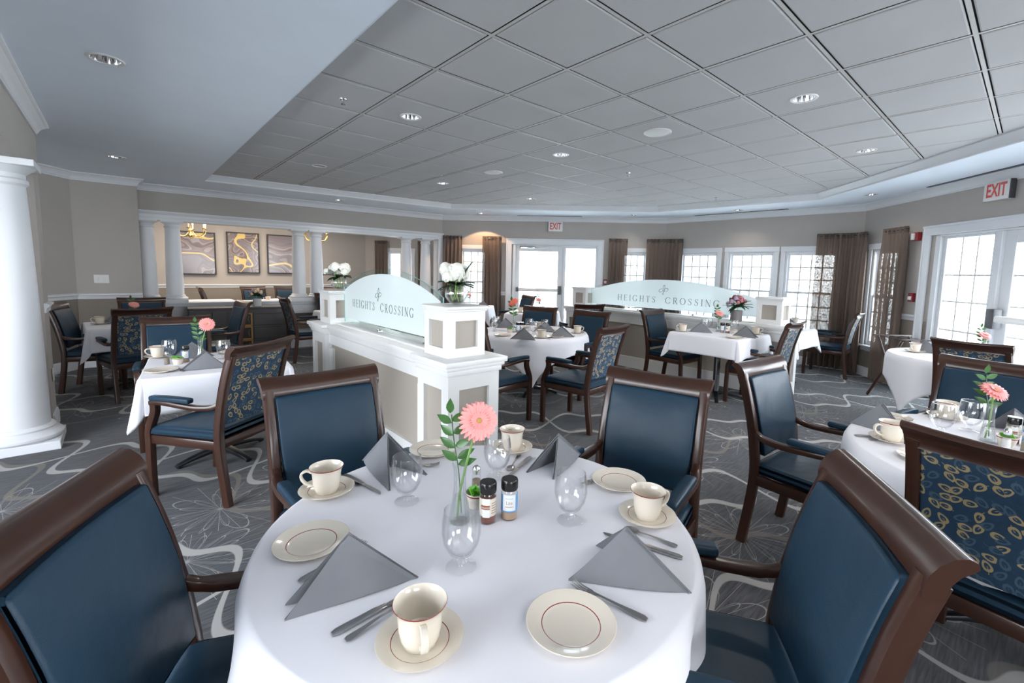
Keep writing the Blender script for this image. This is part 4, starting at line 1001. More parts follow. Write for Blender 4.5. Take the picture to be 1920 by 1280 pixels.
# serif capitals as strokes: (x0,z0,x1,z1,thick)
def glyph(ch):
    T_, t_ = .13, .035
    S = {'H': [(.12, 0, .12, 1, T_), (.68, 0, .68, 1, T_), (.12, .52, .68, .52, t_), (0, 0, .24, 0, t_), (0, 1, .24, 1, t_), (.56, 0, .80, 0, t_), (.56, 1, .80, 1, t_)],
         'E': [(.12, 0, .12, 1, T_), (0, 1, .60, 1, t_), (0, 0, .62, 0, t_), (.12, .52, .46, .52, t_), (.60, 1, .60, .82, t_), (.62, 0, .62, .2, t_), (.46, .62, .46, .42, t_)],
         'I': [(.12, 0, .12, 1, T_), (0, 0, .24, 0, t_), (0, 1, .24, 1, t_)],
         'T': [(.32, 0, .32, 1, T_), (0, 1, .64, 1, t_), (.2, 0, .44, 0, t_), (0, 1, 0, .8, t_), (.64, 1, .64, .8, t_)],
         'N': [(.10, 0, .10, 1, t_), (.10, 1, .66, 0, T_), (.66, 0, .66, 1, t_), (0, 0, .2, 0, t_), (0, 1, .14, 1, t_), (.56, 1, .76, 1, t_)],
         'R': [(.12, 0, .12, 1, T_), (0, 0, .24, 0, t_), (0, 1, .36, 1, t_), (.12, .5, .36, .5, t_), (.36, .5, .66, 0, T_), (.6, 0, .76, 0, t_)]}
    if ch in S: w = {'H': .8, 'E': .64, 'I': .24, 'T': .66, 'N': .76, 'R': .72}[ch]; st = S[ch]
    if ch == 'R': st = st+[(.36+.2*math.sin(a), .75+.25*math.cos(a), .36+.2*math.sin(a+.4), .75+.25*math.cos(a+.4), .11) for a in [i*.39 for i in range(8)]]
    if ch in 'OCG':
        w = .85; rng = range(0, 24) if ch == 'O' else range(3, 22); st = []
        for i in rng:
            a, b = 2*PI*i/24, 2*PI*(i+1)/24; th = .03+.10*abs(math.cos((a+b)/2)); st.append((.42+.40*math.cos(a), .5+.51*math.sin(a), .42+.40*math.cos(b), .5+.51*math.sin(b), th))
        if ch in 'CG': st.append((.76, .95, .76, .72, t_))
        if ch == 'G': st += [(.70, .40, .70, .04, .11), (.56, .40, .84, .40, t_)]
    if ch == 'S':
        w = .58; c = [(.52, .80), (.44, .95), (.28, 1.01), (.12, .93), (.08, .77), (.18, .62), (.32, .52), (.46, .40), (.52, .24), (.44, .07), (.26, -.01), (.10, .07), (.04, .22)]
        th = [.03, .04, .04, .06, .09, .11, .12, .11, .08, .05, .04, .03]; st = [(a[0], a[1], b[0], b[1], q) for a, b, q in zip(c, c[1:], th)]
        st += [(.52, .99, .52, .74, t_), (.04, 0, .04, .26, t_)]
    return w, st
def strokes(mb, st, sc, ox, oz, sx=.62, th=.0012):
    for x0, z0, x1, z1, t in st:
        a = Vector((ox+x0*sc*sx, oz+z0*sc)); b = Vector((ox+x1*sc*sx, oz+z1*sc)); d = b-a
        if d.length < 1e-6: continue
        d.normalize(); n = Vector((-d.y, d.x))*t*sc*.5*.8; e = d*.012*sc; q = [a-e-n, b+e-n, b+e+n, a-e+n]
        mb.add([(p.x, -th, p.y) for p in q]+[(p.x, 0, p.y) for p in q], [(0, 1, 2, 3), (7, 6, 5, 4), (0, 4, 5, 1), (1, 5, 6, 2), (2, 6, 7, 3), (3, 7, 4, 0)])
def ornament(mb, cx, cz, r):
    """three open loops over a curling tail"""
    def curve(pts, t0=.045, t1=.10):
        n = len(pts)-1
        for i, (p, q) in enumerate(zip(pts, pts[1:])): strokes(mb, [(p[0], p[1], q[0], q[1], t0+(t1-t0)*math.sin(PI*i/n)**2)], r, cx, cz, 1.0)
    def loop(ox, oz, ra, rb, tilt, a0=0, a1=2*PI, n=26):
        ct, st = math.cos(tilt), math.sin(tilt); out = []
        for i in range(n+1):
            a = a0+(a1-a0)*i/n; u, w = ra*math.cos(a), rb*math.sin(a); out.append((ox+u*ct-w*st, oz+u*st+w*ct))
        return out
    curve(loop(-.50, -.02, .44, .27, .45, .3, 5.7)); curve(loop(.52, .12, .44, .27, .25, -2.4, 3.0)); curve(loop(.10, .55, .17, .42, -.12, -1.3, 4.2))
    curve([(.06+.12*math.sin(i*.35), .25-.95*i/16) for i in range(13)]+[(-.02-.16*math.sin(i*.5), -.50-.30*math.cos(i*.5)*.6-.1) for i in range(6)]); curve([(-.20+.5*i/12, .16-.42*math.sin(PI*i/12)*(.5+i/24)) for i in range(13)])
def partition(x, ynear, L, label, glabel, logo, zpk, zfe, deep=.5):
    """panelled divider running along +Y from ynear, local frame: x along divider from far (left) to near (right)"""
    # local x axis = world -Y, local -y = world -X (faces the camera)
    root = empty('partition', (x+deep/2, ynear+L/2, 0), -PI/2); tag(root, label, 'partition', 'white panelled dividers')
    Lp = .49
    def panel_block(nm, cx, w, d, z0, z1, st, rail_t, rail_b, faces='fb'):
        b = MB(); b.box((cx, 0, (z0+z1)/2), (w-.05, d-.05, z1-z0-.002), 0, 1)
        h = z1-z0
        for sy in (-1, 1):
            y = sy*(d/2-.0125)
            for sx in (-1, 1): b.box((cx+sx*(w/2-st/2), y, (z0+z1)/2), (st, .025, h))
            b.box((cx, y, z1-rail_t/2), (w-2*st, .0248, rail_t)); b.box((cx, y, z0+rail_b/2), (w-2*st, .0248, rail_b))
        for sx in (-1, 1):
            xx = cx+sx*(w/2-.0126)
            for sy in (-1, 1): b.box((xx, sy*(d/2-.025-st/2+.012), (z0+z1)/2), (.0252, st-.024, h-.0004))
            b.box((xx, 0, z1-rail_t/2), (.0250, d-2*st, rail_t)); b.box((xx, 0, z0+rail_b/2), (.0250, d-2*st, rail_b))
        return obj(nm, b, ['booth', 'panel'], root, smooth=False)
    ZB = .82
    bp = [(-.0, 0), (.016, 0), (.016, .10), (.010, .125), (0, .14)]
    for sx in (-1, 1):
        cx = sx*(L/2-Lp/2)
        panel_block('pedestal', cx, Lp-.08, deep-.08, 0, ZB, .085, .10, .18)
    ml = L-2*Lp+.08; n = 1
    b = MB(); b.box((0, 0, ZB/2), (ml, deep-.22, ZB), 0, 1)
    for sy in (-1, 1):
        y = sy*((deep-.20)/2); b.box((0, y, ZB-.05), (ml, .03, .10)); b.box((0, y, .09), (ml, .03, .18))
        for k in range(n+1): b.box((-ml/2+.045+(ml-.09)*k/n, y, ZB/2), (.09, .0298, ZB-.29))
    obj('centre_panel', b, ['booth', 'panel'], root, smooth=False)
    # stepped top slabs
    sl = MB(); dd = deep-.12
    for (w, d, z, h) in ((L-2*Lp+.2, dd-.05, ZB+.020, .04), (L-2*Lp+.2, dd-.02, ZB+.052, .026), (L-2*Lp+.2, dd+.02, ZB+.0825, .035)): sl.rbox((0, 0, z), (w, d, h), .006, 2)
    for sx in (-1, 1):
        for (w, z, h) in ((-.05, ZB+.020, .04), (-.02, ZB+.052, .026), (.01, ZB+.0835, .037)): sl.rbox((sx*(L/2-Lp/2), 0, z), (Lp+w, deep+w, h), .006, 2)
    sl.rbox((0, 0, ZB+.108), (L-2*Lp+.10, dd-.16, .016), .004, 1)
    obj('top_slab', sl, 'booth', root)
    for sx in (-1, 1):
        cx = sx*(L/2-.295+.0); bx = panel_block('box', cx, .31, .31, .922, 1.235, .062, .062, .062); 
        c = MB(); c.rbox((cx, 0, 1.244), (.33, .33, .016), .003, 1); c.rbox((cx, 0, 1.262), (.35, .35, .024), .007, 2); obj('cap', c, 'booth', bx)
    # curved glass
    gl = L-.295*2-.31; zb = .945; a0 = gl/2
    def arch(z_end, z_pk, inset, zbot, y, th, nm, mats, par):
        n_ = 40; top = []; hw = a0-inset
        for i in range(n_+1):
            u = -1+2*i/n_; top.append((u*hw, z_end+(z_pk-z_end)*(1-abs(u)**2.1)))
        v = [(px, y-th/2, zbot) for px, _ in top]+[(px, y-th/2, pz) for px, pz in top]+[(px, y+th/2, zbot) for px, _ in top]+[(px, y+th/2, pz) for px, pz in top]; N = n_+1; f = []; ms = []
        for i in range(n_):
            f += [(i, i+1, N+i+1, N+i), (2*N+i+1, 2*N+i, 3*N+i, 3*N+i+1), (N+i, N+i+1, 3*N+i+1, 3*N+i), (i+1, i, 2*N+i, 2*N+i+1)]; ms += [0, 0, 1, 0]
        f += [(0, N, 3*N, 2*N), (n_, 2*N+n_, 3*N+n_, N+n_)]; ms += [1, 1]
        return obj(nm, MB().add(v, f, ms), mats, par, smooth=False)
    g = arch(zfe+.03, zpk+.045, .002, zb, 0, .010, 'glass_panel', ['panel_glass', 'glass_edge'], root)
    g['label'] = 'curved clear glass with frosted field'
    fr = arch(zfe, zpk, .03, .99, -.0065, .002, 'frosted_field', ['frost', 'frost'], g)
    word = MB(); sc = logo['h']; txts = 'HEIGHTS  CROSSING'; adv = []; W_ = 0
    for ch in txts:
        w = glyph(ch)[0] if ch != ' ' else .25
        adv.append((ch, W_, w)); W_ += w+.42
    W_ -= .42; sx = logo['w']/(W_*sc)
    for ch, u, w in adv:
        if ch != ' ': strokes(word, glyph(ch)[1], sc, -logo['w']/2+u*sc*sx+logo['dx'], logo['z'], sx)
    obj('lettering', word.xf(Matrix.Translation((0, -.0078, 0))), 'letter', g, smooth=False)
    om = MB(); ornament(om, 0, 0, logo['r']); om.xf(Matrix.Translation((logo['ox'], -.0078, logo['oz']))); obj('logo_ornament', om, 'letter', g, smooth=False)
    for k in logo['clips']:
        c = MB().rbox((k, 0, .934), (.045, .05, .028), .005, 2); c.lathe([(0, .948), (.012, .948), (.012, .96), (0, .96)], 12, (k, -.012, 0)); obj('clip', c, 'chrome', g)
    return root

# ------------------------------------------------------------------ layout
def chair(x, y, deg, label):
    return place('chair', (x, y, 0), math.radians(deg-90), label, 'chair', 'dark wood armchairs with blue vinyl seats')
def chair_rail(x, y, deg, label, back=.345):
    a = math.radians(deg); return chair(x+back*math.cos(a), y+back*math.sin(a), deg, label)
def cup(x, y, z, deg, where, with_saucer=True):
    s = place('saucer', (x, y, z), 0, 'cream saucer under the cup '+where, 'saucer', 'cream saucers', 1.05); zz = z+.0062
    return place('cup', (x, y, zz), math.radians(deg), 'cream coffee cup with red rim '+where, 'cup', 'cream coffee cups', 1.17)
def sideplate(x, y, z, where): return place('plate', (x, y, z), 0, 'cream side plate '+where, 'plate', 'cream side plates')
def gob(x, y, z, where, sc=1.0): return place('goblet', (x, y, z), 0, 'clear footed water goblet '+where, 'glass', 'clear water goblets', sc)
def cutl(kind, a, b, z, where, off=0):
    dx, dy = b[0]-a[0], b[1]-a[1]; m_ = ((a[0]+b[0])/2, (a[1]+b[1])/2, z+.0005)
    nm = {'fork': 'steel fork ', 'knife': 'steel table knife ', 'spoon': 'steel teaspoon '}[kind]
    return place(kind, m_, math.atan2(dy, dx)-PI/2, nm+where, kind, 'steel cutlery')
def cent(x, y, z, where, flower='gerb_up', deg=0, parts='vsrj', fl_label='pink gerbera with leaves '):
    a = math.radians(deg); c, s = math.cos(a), math.sin(a)
    def at(u, v): return (x+u*c-v*s, y+u*s+v*c, z)
    if 'v' in parts:
        place('budvase', at(0, 0), 0, 'clear fluted bud vase '+where, 'vase', 'glass bud vases'); place(flower, at(0, 0), a, fl_label+where, 'flower', 'gerbera stems in bud vases')
    if 's' in parts: place('pepper', at(-.10, -.03), 0, 'glass pepper shaker '+where, 'shaker', 'pepper shakers')
    if 'r' in parts:
        place('ramekin', at(-.05, -.07), 0, 'small cream ramekin of sweetener packets '+where, 'bowl', 'cream ramekins')
        for k, (du, dv, rr, tz) in enumerate(((-.006, .004, .3, .050), (.006, -.004, 2.0, .052))):
            p = at(-.05+du, -.07+dv); q = place('packet', (p[0], p[1], z+tz), rr, ('left','right')[k]+' green sweetener packet '+where, 'packet', 'green sweetener packets'); q.rotation_euler = (.95*(1 if k else -1), .15, rr)
    if 'j' in parts:
        place('spice_b', at(.05, -.05), a, 'blue labelled spice jar '+where, 'jar', 'spice jars')
        place('spice_r', at(.10, -.03), a, 'brown labelled spice jar '+where, 'jar', 'spice jars')
def nap(x, y, z, deg, where, size=.15):
    deg = math.degrees(math.atan2(y, x))+(90 if int(deg) % 20 < 10 else -90)+((int(deg)*7) % 30-15); size = .145
    """standard folded napkin; deg = direction its closed fold points to"""
    a = math.radians(deg); c, s = math.cos(a), math.sin(a)
    def at(u, v): return (x+u*c-v*s, y+u*s+v*c)
    return napkin('napkin', at(size, 0), at(-size*.95, size*.42), at(-size*.95, -size*.42), at(-.005, 0), z, z+size*.92, 'grey folded napkin standing '+where)

def build_scene():
    make_materials(); build_shell()
    # ---------------- partitions
    partition(1.53, 2.48, 2.90, 'white panelled partition with curved frosted glass left of centre', '', dict(h=.075, w=1.30, dx=-.10, z=1.125, r=.068, ox=-.13, oz=1.27, clips=(-.12, .75)), 1.47, 1.285)
    partition(6.09, 1.98, 3.85, 'white panelled partition with curved frosted glass before the right windows', '', dict(h=.095, w=1.78, dx=.02, z=1.085, r=.085, ox=.0, oz=1.285, clips=(-.45, .52)), 1.45, 1.23)
    # ---------------- columns
    BUILD['screencol'] = column_mesh(1.31, .118, .098, .165, 'column')
    for k, (s, t) in enumerate(((.17, 'first column from the left on the half wall'), (.50, 'second column from the left on the half wall'), (2.35, 'third column from the left on the half wall'), (2.66, 'fourth column from the left on the half wall'), (4.47, 'fifth column from the left on the half wall'), (4.92, 'sixth column from the left, beside the right jamb'))):
        place('screencol', on(A0, A1, s, -.09, .89), wang(A0, A1), 'white round '+t, 'column', 'white columns on the half wall')
    BUILD['bigcol'] = column_mesh(2.28, .185, .150, .25, 'column')
    place('bigcol', (-.665, 5.42, 0), 0, 'large white floor column at the left edge of the room', 'column')
    # ---------------- table 1 (foreground)
    Z = .755; TC = (.79, 1.07)
    table(TC[0], TC[1], 0, 1.24, Z, 'round dining table in the foreground', 'white cloth with grey napkins on it covering the nearest round table', True, .90, seed=3, fold=.075)
    sideplate(.361, 1.275, Z, 'behind the front left napkin'); sideplate(.693, .61, Z, 'at the front of the nearest table'); sideplate(.95, 1.641, Z, 'at the far side of the nearest table'); sideplate(1.33, .963, Z, 'at the right of the nearest table by the chair')
    cup(.424, .781, Z, -112, 'at the front of the nearest table'); cup(.492, 1.555, Z, 150, 'at the left of the nearest table'); cup(1.226, 1.452, Z, 60, 'at the far side of the nearest table'); cup(1.205, .759, Z, -18, 'at the right of the nearest table')
    gob(.672, 1.328, Z, 'before the left napkin on the nearest table'); gob(1.015, 1.285, Z, 'behind the spice jars on the nearest table'); gob(1.004, .904, Z, 'right of the spice jars on the nearest table'); gob(.624, .933, Z, 'in front of the bud vase on the nearest table', 1.0)
    w1 = 'on the nearest table'
    place('budvase', (.742, 1.12, Z), 0, 'clear fluted bud vase on the nearest table', 'vase', 'glass bud vases'); place('gerb_front', (.742, 1.12, Z), -.73, 'large pink gerbera with leafy sprig on the nearest table', 'flower', 'gerbera stems in bud vases')
    place('spice_r', (.808, 1.066, Z), -.55, 'spice jar with cream and brown label, left of the pair on the nearest table', 'jar', 'spice jars'); place('spice_b', (.872, 1.040, Z), -.70, 'spice jar with blue and white label, right of the pair on the nearest table', 'jar', 'spice jars')
    place('pepper', (.885, 1.235, Z), 0, 'glass pepper shaker behind the spice jars on the nearest table', 'shaker', 'pepper shakers')
    place('ramekin', (.835, 1.160, Z), 0, 'small cream ramekin of green packets on the nearest table', 'bowl', 'cream ramekins')
    for k, (dx, dy, dz, rx, rz) in enumerate(((-.010, .004, .055, 1.0, .4), (.008, .0, .052, .8, 1.3), (0, -.010, .049, 1.1, 2.2))):
        q = place('packet', (.835+dx, 1.160+dy, Z+dz), rz, ('leftmost', 'middle', 'rightmost')[k]+' green sweetener packet in the nearest ramekin', 'packet', 'green sweetener packets'); q.rotation_euler = (rx, .2, rz)
    napkin('napkin', (.521, .968), (.230, 1.022), (.246, 1.078), (.385, 1.060), Z, Z+.128, 'grey folded napkin at the front left of the nearest table')
    napkin('napkin', (.997, .493), (.797, .716), (.975, .770), (.932, .643), Z, Z+.128, 'grey folded napkin at the front right of the nearest table')
    napkin('napkin', (.693, 1.745), (.655, 1.432), (.826, 1.464), (.745, 1.635), Z, Z+.135, 'grey folded napkin at the left rear of the nearest table')
    napkin('napkin', (1.43, 1.24), (1.125, 1.249), (1.165, 1.132), (1.262, 1.21), Z, Z+.135, 'grey folded napkin at the far right of the nearest table')
    cutl('fork', (.263, 1.126), (.494, 1.188), Z, 'under the front left napkin'); cutl('knife', (.283, .916), (.535, .926), Z, 'below the front left napkin'); cutl('spoon', (.314, .883), (.46, .905), Z, 'between the knife and the front cup')
    cutl('fork', (.841, .483), (.787, .719), Z, 'between the front plate and right napkin'); cutl('knife', (1.105, .563), (1.018, .806), Z, 'under the front right napkin'); cutl('spoon', (1.142, .595), (1.093, .784), Z, 'beside the right saucer')
    cutl('knife', (.582, 1.662), (.631, 1.404), Z, 'right of the left cup'); cutl('spoon', (.560, 1.68), (.600, 1.53), Z, 'touching the left saucer')
    cutl('spoon', (1.20, 1.375), (1.09, 1.30), Z, 'left of the far right napkin'); cutl('fork', (1.38, 1.06), (1.22, 1.03), Z, 'behind the right plate'); cutl('fork', (.74, 1.62), (.90, 1.50), Z, 'under the left rear napkin'); cutl('knife', (1.19, 1.32), (1.06, 1.26), Z, 'under the far right napkin')
    chair_rail(-.106, 1.316, -27, 'dark wood armchair at the bottom left corner, seen from its blue front')
    chair_rail(.69, 2.195, -88, 'dark wood armchair behind the nearest table, before the partition', .345)
    chair_rail(1.966, 1.226, -166, 'dark wood armchair at the right rear of the nearest table', .345)
    chair_rail(1.293, .214, 124, 'dark wood armchair at the bottom right of the nearest table', .345)
    # ---------------- table 2
    Z2 = .757
    table(.555, 4.27, math.radians(-6), .90, Z2, 'square dining table left of the partition', 'white cloth hanging in points on the square table left of the partition', False, .70, seed=5)
    w = 'on the square table left of the partition'
    chair(.465, 3.66, 127, 'armchair with leaf patterned back left of the partition, nearest to it'); chair_rail(.375, 5.30, -95, 'armchair facing the camera behind the square table with pink gerbera')
    cup(.20, 4.70, Z2, 200, w); gob(.27, 4.58, Z2, 'left one '+w); gob(.60, 4.36, Z2, 'right one '+w); sideplate(.19, 4.07, Z2, 'near edge '+w); sideplate(.70, 4.62, Z2, 'far right '+w)
    nap(.43, 4.03, Z2, 20, 'near side '+w, .13); nap(.42, 4.55, Z2, 110, 'far side '+w, .13)
    cutl('fork', (.31, 3.98), (.28, 4.16), Z2, w); cutl('spoon', (.62, 4.02), (.57, 4.18), Z2, w); cutl('knife', (.68, 3.98), (.63, 4.2), Z2, w)
    place('budvase', (.45, 4.36, Z2), 0, 'clear bud vase '+w, 'vase', 'glass bud vases'); place('gerb_front', (.45, 4.36, Z2), -.3, 'pink gerbera '+w, 'flower', 'gerbera stems in bud vases', .92)
    place('pepper', (.24, 4.36, Z2), 0, 'pepper shaker '+w, 'shaker', 'pepper shakers'); place('ramekin', (.30, 4.31, Z2), 0, 'small cream ramekin '+w, 'bowl', 'cream ramekins')
    for k in range(3):
        q = place('packet', (.30+(k-1)*.012, 4.31, Z2+.050), .5+k, ('left', 'middle', 'right')[k]+' green packet in the ramekin '+w, 'packet', 'green sweetener packets'); q.rotation_euler = (.9-.2*k, .2, .3+k)
    place('spice_b', (.355, 4.39, Z2), -.1, 'spice jar with blue label '+w, 'jar', 'spice jars')
    # ---------------- table 3
    Z3 = .765; w = 'on the far left table'
    table(.12, 7.42, math.radians(4), .90, Z3, 'square dining table by the beige wall at far left', 'white cloth hanging on the far left table by the beige wall', False, .72, seed=8)
    chair(.09, 6.83, 104, 'patterned back armchair at the near side of the far left table'); chair(.21, 8.06, -92, 'armchair facing the camera at the far side of the far left table')
    chair(-.22, 7.52, -15, 'armchair by the beige wall facing right'); chair(.88, 7.16, 187, 'armchair facing left in front of the dark sideboard')
    cup(-.20, 7.52, Z3, 190, w); nap(-.06, 7.55, Z3, 60, w, .14); cent(.12, 7.42, Z3, w, 'gerb_up', 0, 'v'); sideplate(.30, 7.15, Z3, w); nap(.42, 7.4, Z3, 0, 'right side '+w, .13); gob(.36, 7.62, Z3, w)
    # ---------------- table by the columns, right of the sideboard
    Z8 = .765; w = 'on the table by the column screen'
    table(2.95, 7.95, 0, .90, Z8, 'square dining table by the column screen', 'white cloth on the table half hidden behind the left partition', False, .72, seed=9)
    chair(2.27, 7.93, 0, 'armchair facing right beside the dark sideboard'); chair(2.98, 8.72, -90, 'armchair against the column screen behind the left partition')
    cup(2.66, 7.95, Z8, 200, w); nap(2.9, 7.9, Z8, 90, w)
    # ---------------- table 4
    Z4 = .775; w = 'on the round table right of the partition'
    table(3.86, 4.20, math.radians(2), 1.34, Z4, 'round dining table right of the left partition', 'white cloth with a long hanging corner on the round table right of the partition', True, .885, seed=12, fold=.012)
    chair(3.44, 3.02, 98, 'armchair with leaf patterned back between the partition and right rear chair'); chair_rail(4.62, 3.90, 190, 'armchair facing left at the right of the round table with coral gerbera')
    chair_rail(4.49, 4.76, 203, 'armchair facing the camera beyond the round table with coral gerbera'); chair(2.77, 3.60, 6, 'armchair tucked in behind the white pedestal of the left partition')
    chair(3.30, 4.98, -52, 'armchair at the far left of the round table with coral gerbera')
    nap(3.30, 3.76, Z4, 45, 'near left '+w); nap(3.82, 3.66, Z4, 75, 'near right '+w); nap(3.98, 4.02+.1, Z4, 200, 'right '+w, .13); nap(3.80, 4.68, Z4, 250, 'far '+w, .13)
    cup(3.55, 3.72, Z4, 150, 'near side '+w); cup(4.22, 3.78, Z4, -30, 'right side '+w); cup(4.08, 4.30, Z4, 90, 'far side '+w)
    sideplate(3.28, 4.10, Z4, 'left '+w); sideplate(3.72, 3.67, Z4, 'near '+w); sideplate(4.08, 4.00, Z4, 'right '+w); sideplate(3.98, 4.55, Z4, 'far '+w)
    gob(3.42, 4.45, Z4, 'far left '+w); gob(3.52, 4.56, Z4, 'second from far left '+w); gob(3.66, 3.98, Z4, 'middle '+w); gob(3.86, 4.28, Z4, 'rear middle '+w); gob(3.98, 4.12, Z4, 'right '+w); gob(3.68, 4.72, Z4, 'behind the vase '+w)
    cent(3.62, 4.30, Z4, w, 'gerb_coral', -40, 'vrj', 'coral gerbera with leaves '); place('pepper', (3.80, 4.36, Z4), 0, 'pepper shaker '+w, 'shaker', 'pepper shakers')
    cutl('fork', (3.56, 3.60), (3.62, 3.74), Z4, w); cutl('spoon', (3.40, 3.70), (3.46, 3.80), Z4, w); cutl('knife', (3.97, 3.62), (3.93, 3.80), Z4, w)
    # ---------------- table 5 near the glass door
    Z5 = .775; w = 'on the square table before the far glass door'
    table(5.72, 6.25, math.radians(40), .90, Z5, 'square dining table before the far glass door', 'white cloth on the square table before the far glass door', False, .72, seed=15)
    chair_rail(5.62, 4.80, 66, 'patterned back armchair between the far door table and right partition')
    nap(5.80, 5.90, Z5, 60, w); sideplate(5.62, 5.86, Z5, w); gob(5.78, 6.25, Z5, w); cent(5.74, 6.12, Z5, w, 'gerb_up', -45, 'vj'); cup(5.48, 6.33, Z5, 130, w)
    # table at the left window
    w = 'on the table under the left window'
    table(5.50, 7.92, math.radians(44), .80, .775, 'dining table under the window left of the far door', 'white cloth on the table under the window left of the far door', False, .68, seed=16)
    chair_rail(6.48, 7.24, 168, 'armchair facing left at the window table left of the far door'); chair(4.82, 8.05, 0, 'armchair at the left of the window table'); nap(5.62, 7.7, .775, 45, w); cent(5.45, 7.95, .775, w, 'gerb_up', 0, 'v')
    # ---------------- table 6 along right partition
    Z6 = .815; w = 'on the table along the right partition'
    table(5.58, 2.62, 0, .88, Z6, 'square dining table along the right partition', 'white cloth on the table along the right partition', False, .68, seed=21)
    chair(5.66, 3.30, -91, 'armchair facing the camera at the left end of the right partition table'); chair(5.72, 2.16, 91, 'armchair with leaf patterned back at the right end of the partition table')
    cup(5.30, 2.96, Z6, 130, 'left '+w); cup(5.88, 2.30, Z6, -60, 'right '+w); nap(5.45, 2.80, Z6, 80, 'left '+w); nap(5.50, 2.27, Z6, -60, 'right '+w); sideplate(5.27, 2.29, Z6, 'near '+w); gob(5.62, 2.84, Z6, 'left '+w); gob(5.86, 2.56, Z6, 'right '+w); gob(5.78, 2.86, Z6, 'rear '+w)
    place('budvase', (5.74, 2.71, Z6), 0, 'bud vase '+w, 'vase', 'glass bud vases'); place('gerb_up', (5.74, 2.71, Z6), -.9, 'pale pink gerbera '+w, 'flower', 'gerbera stems in bud vases')
    place('spice_b', (5.66, 2.62, Z6), -1.2, 'spice jar with blue label '+w, 'jar', 'spice jars'); place('spice_r', (5.68, 2.56, Z6), -1.2, 'spice jar with brown label '+w, 'jar', 'spice jars'); place('ramekin', (5.72, 2.49, Z6), 0, 'cream ramekin '+w, 'bowl', 'cream ramekins')
    # ---------------- tables 7 behind the right partition
    w = 'on the table behind the right partition end'
    table(7.12, 2.52, 0, .85, .79, 'square table behind the near end of the right partition', 'white cloth with a hanging point behind the end of the right partition', False, .68, seed=22)
    nap(7.15, 2.3, .79, -70, w); sideplate(7.02, 2.24, .79, w); gob(7.0, 2.5, .79, w); gob(7.2, 2.55, .79, 'right one '+w)
    w = 'on the table in the right window corner'
    table(8.02, 2.95, math.radians(8), .85, .79, 'square table in the right window corner', 'white cloth on the table in the right window corner', False, .66, seed=23)
    chair(8.42, 2.14, 94, 'armchair seen from its left side beside the narrow corner window'); nap(8.05, 2.68, .79, -60, w); sideplate(7.92, 2.6, .79, w); cup(8.2, 2.6, .79, -40, w); cent(7.98, 2.92, .79, w, 'gerb_up', -90, 'vj'); gob(8.05, 2.78, .79, w)
    # ---------------- table 9 before the right door
    Z9 = .78; w = 'on the small table before the right glass door'
    table(6.20, .44, math.radians(10), 1.16, Z9, 'round dining table before the right glass door', 'white cloth with hanging points on the round table before the right door', True, .84, seed=31, fold=.012)
    chair_rail(5.36, .33, -13, 'armchair with leaf patterned back before the right glass door'); cup(6.20, .80, Z9, 165, w); nap(6.30, .74, Z9, 120, w, .12); cent(6.25, .30, Z9, w, 'gerb_up', -60, 'vj'); gob(6.05, .1, Z9, w)
    tray = empty('tray_stand', (7.35, 1.05, 0), math.radians(48)); tag(tray, 'folding wooden tray stand by the right curtain', 'tray stand')
    for s_ in (-1, 1):
        for yy in (-.2, .2): obj('leg', MB().sweep([(s_*.26, yy+.02*s_, 0.01), (0, yy+.02*s_, .42), (-s_*.22, yy+.02*s_, .80)], (0, 1, 0), .010, .016, .3), 'wood', tray)
        obj('rail', MB().rbox((s_*.22, 0, .812), (.035, .50, .022), .006, 2), 'wood', tray)
    for yy in (-.14, 0, .14): obj('strap', MB().rbox((0, yy, .800), (.44, .04, .003), .001, 1), 'black', tray)
    # ---------------- table 10, near right
    Z0 = .768; w = 'on the near right table'
    table(2.86, -.12, math.radians(2), 1.42, Z0, 'round dining table at the right edge', 'white cloth on the round table at the right edge', True, .97, seed=41, fold=.03)
    chair(2.83, .715, -95, 'armchair seen from its side at the far side of the near right table'); chair_rail(4.10, .15, 167, 'armchair facing left behind the pink gerbera at right'); chair_rail(2.03, .01, -8, 'armchair with leaf patterned back at the right edge, nearest to the camera')
    napkin('napkin', (2.80, .345), (2.835, .60), (2.95, .55), (2.865, .47), Z0, Z0+.135, 'grey folded napkin at the left of the near right table')
    napkin('napkin', (3.45, -.10), (3.37, .12), (3.27, .02), (3.36, .02), Z0, Z0+.125, 'grey folded napkin behind the jars on the near right table')
    cup(2.67, .395, Z0, 135, 'left of the patterned chair at right'); cup(3.38, .27, Z0, 0, 'behind the goblets on the near right table'); sideplate(2.50, .25, Z0, 'half hidden by the patterned chair at right'); sideplate(3.10, .47, Z0, 'beyond the napkin on the near right table')
    gob(3.00, .255, Z0, 'left one '+w); gob(3.19, .165, Z0, 'right one '+w); place('budvase', (3.05, .095, Z0), 0, 'clear bud vase '+w, 'vase', 'glass bud vases'); place('gerb_up', (3.05, .095, Z0), -1.0, 'pink gerbera in the bud vase before the right edge chair', 'flower', 'gerbera stems in bud vases', 1.05)
    place('ramekin', (3.03, .03, Z0), 0, 'cream ramekin '+w, 'bowl', 'cream ramekins'); place('salt', (2.98, .03, Z0), 0, 'salt shaker '+w, 'shaker', 'salt shakers'); place('pepper', (2.99, -.03, Z0), 0, 'pepper shaker '+w, 'shaker', 'pepper shakers')
    q = place('packet', (3.03, .03, Z0+.050), 1, 'green packet in the ramekin '+w, 'packet', 'green sweetener packets'); q.rotation_euler = (1, .2, 1)
    place('spice_r', (3.12, .015, Z0), -1.1, 'spice jar with brown label '+w, 'jar', 'spice jars'); place('spice_b', (3.11, -.04, Z0), -1.1, 'spice jar with blue label '+w, 'jar', 'spice jars')
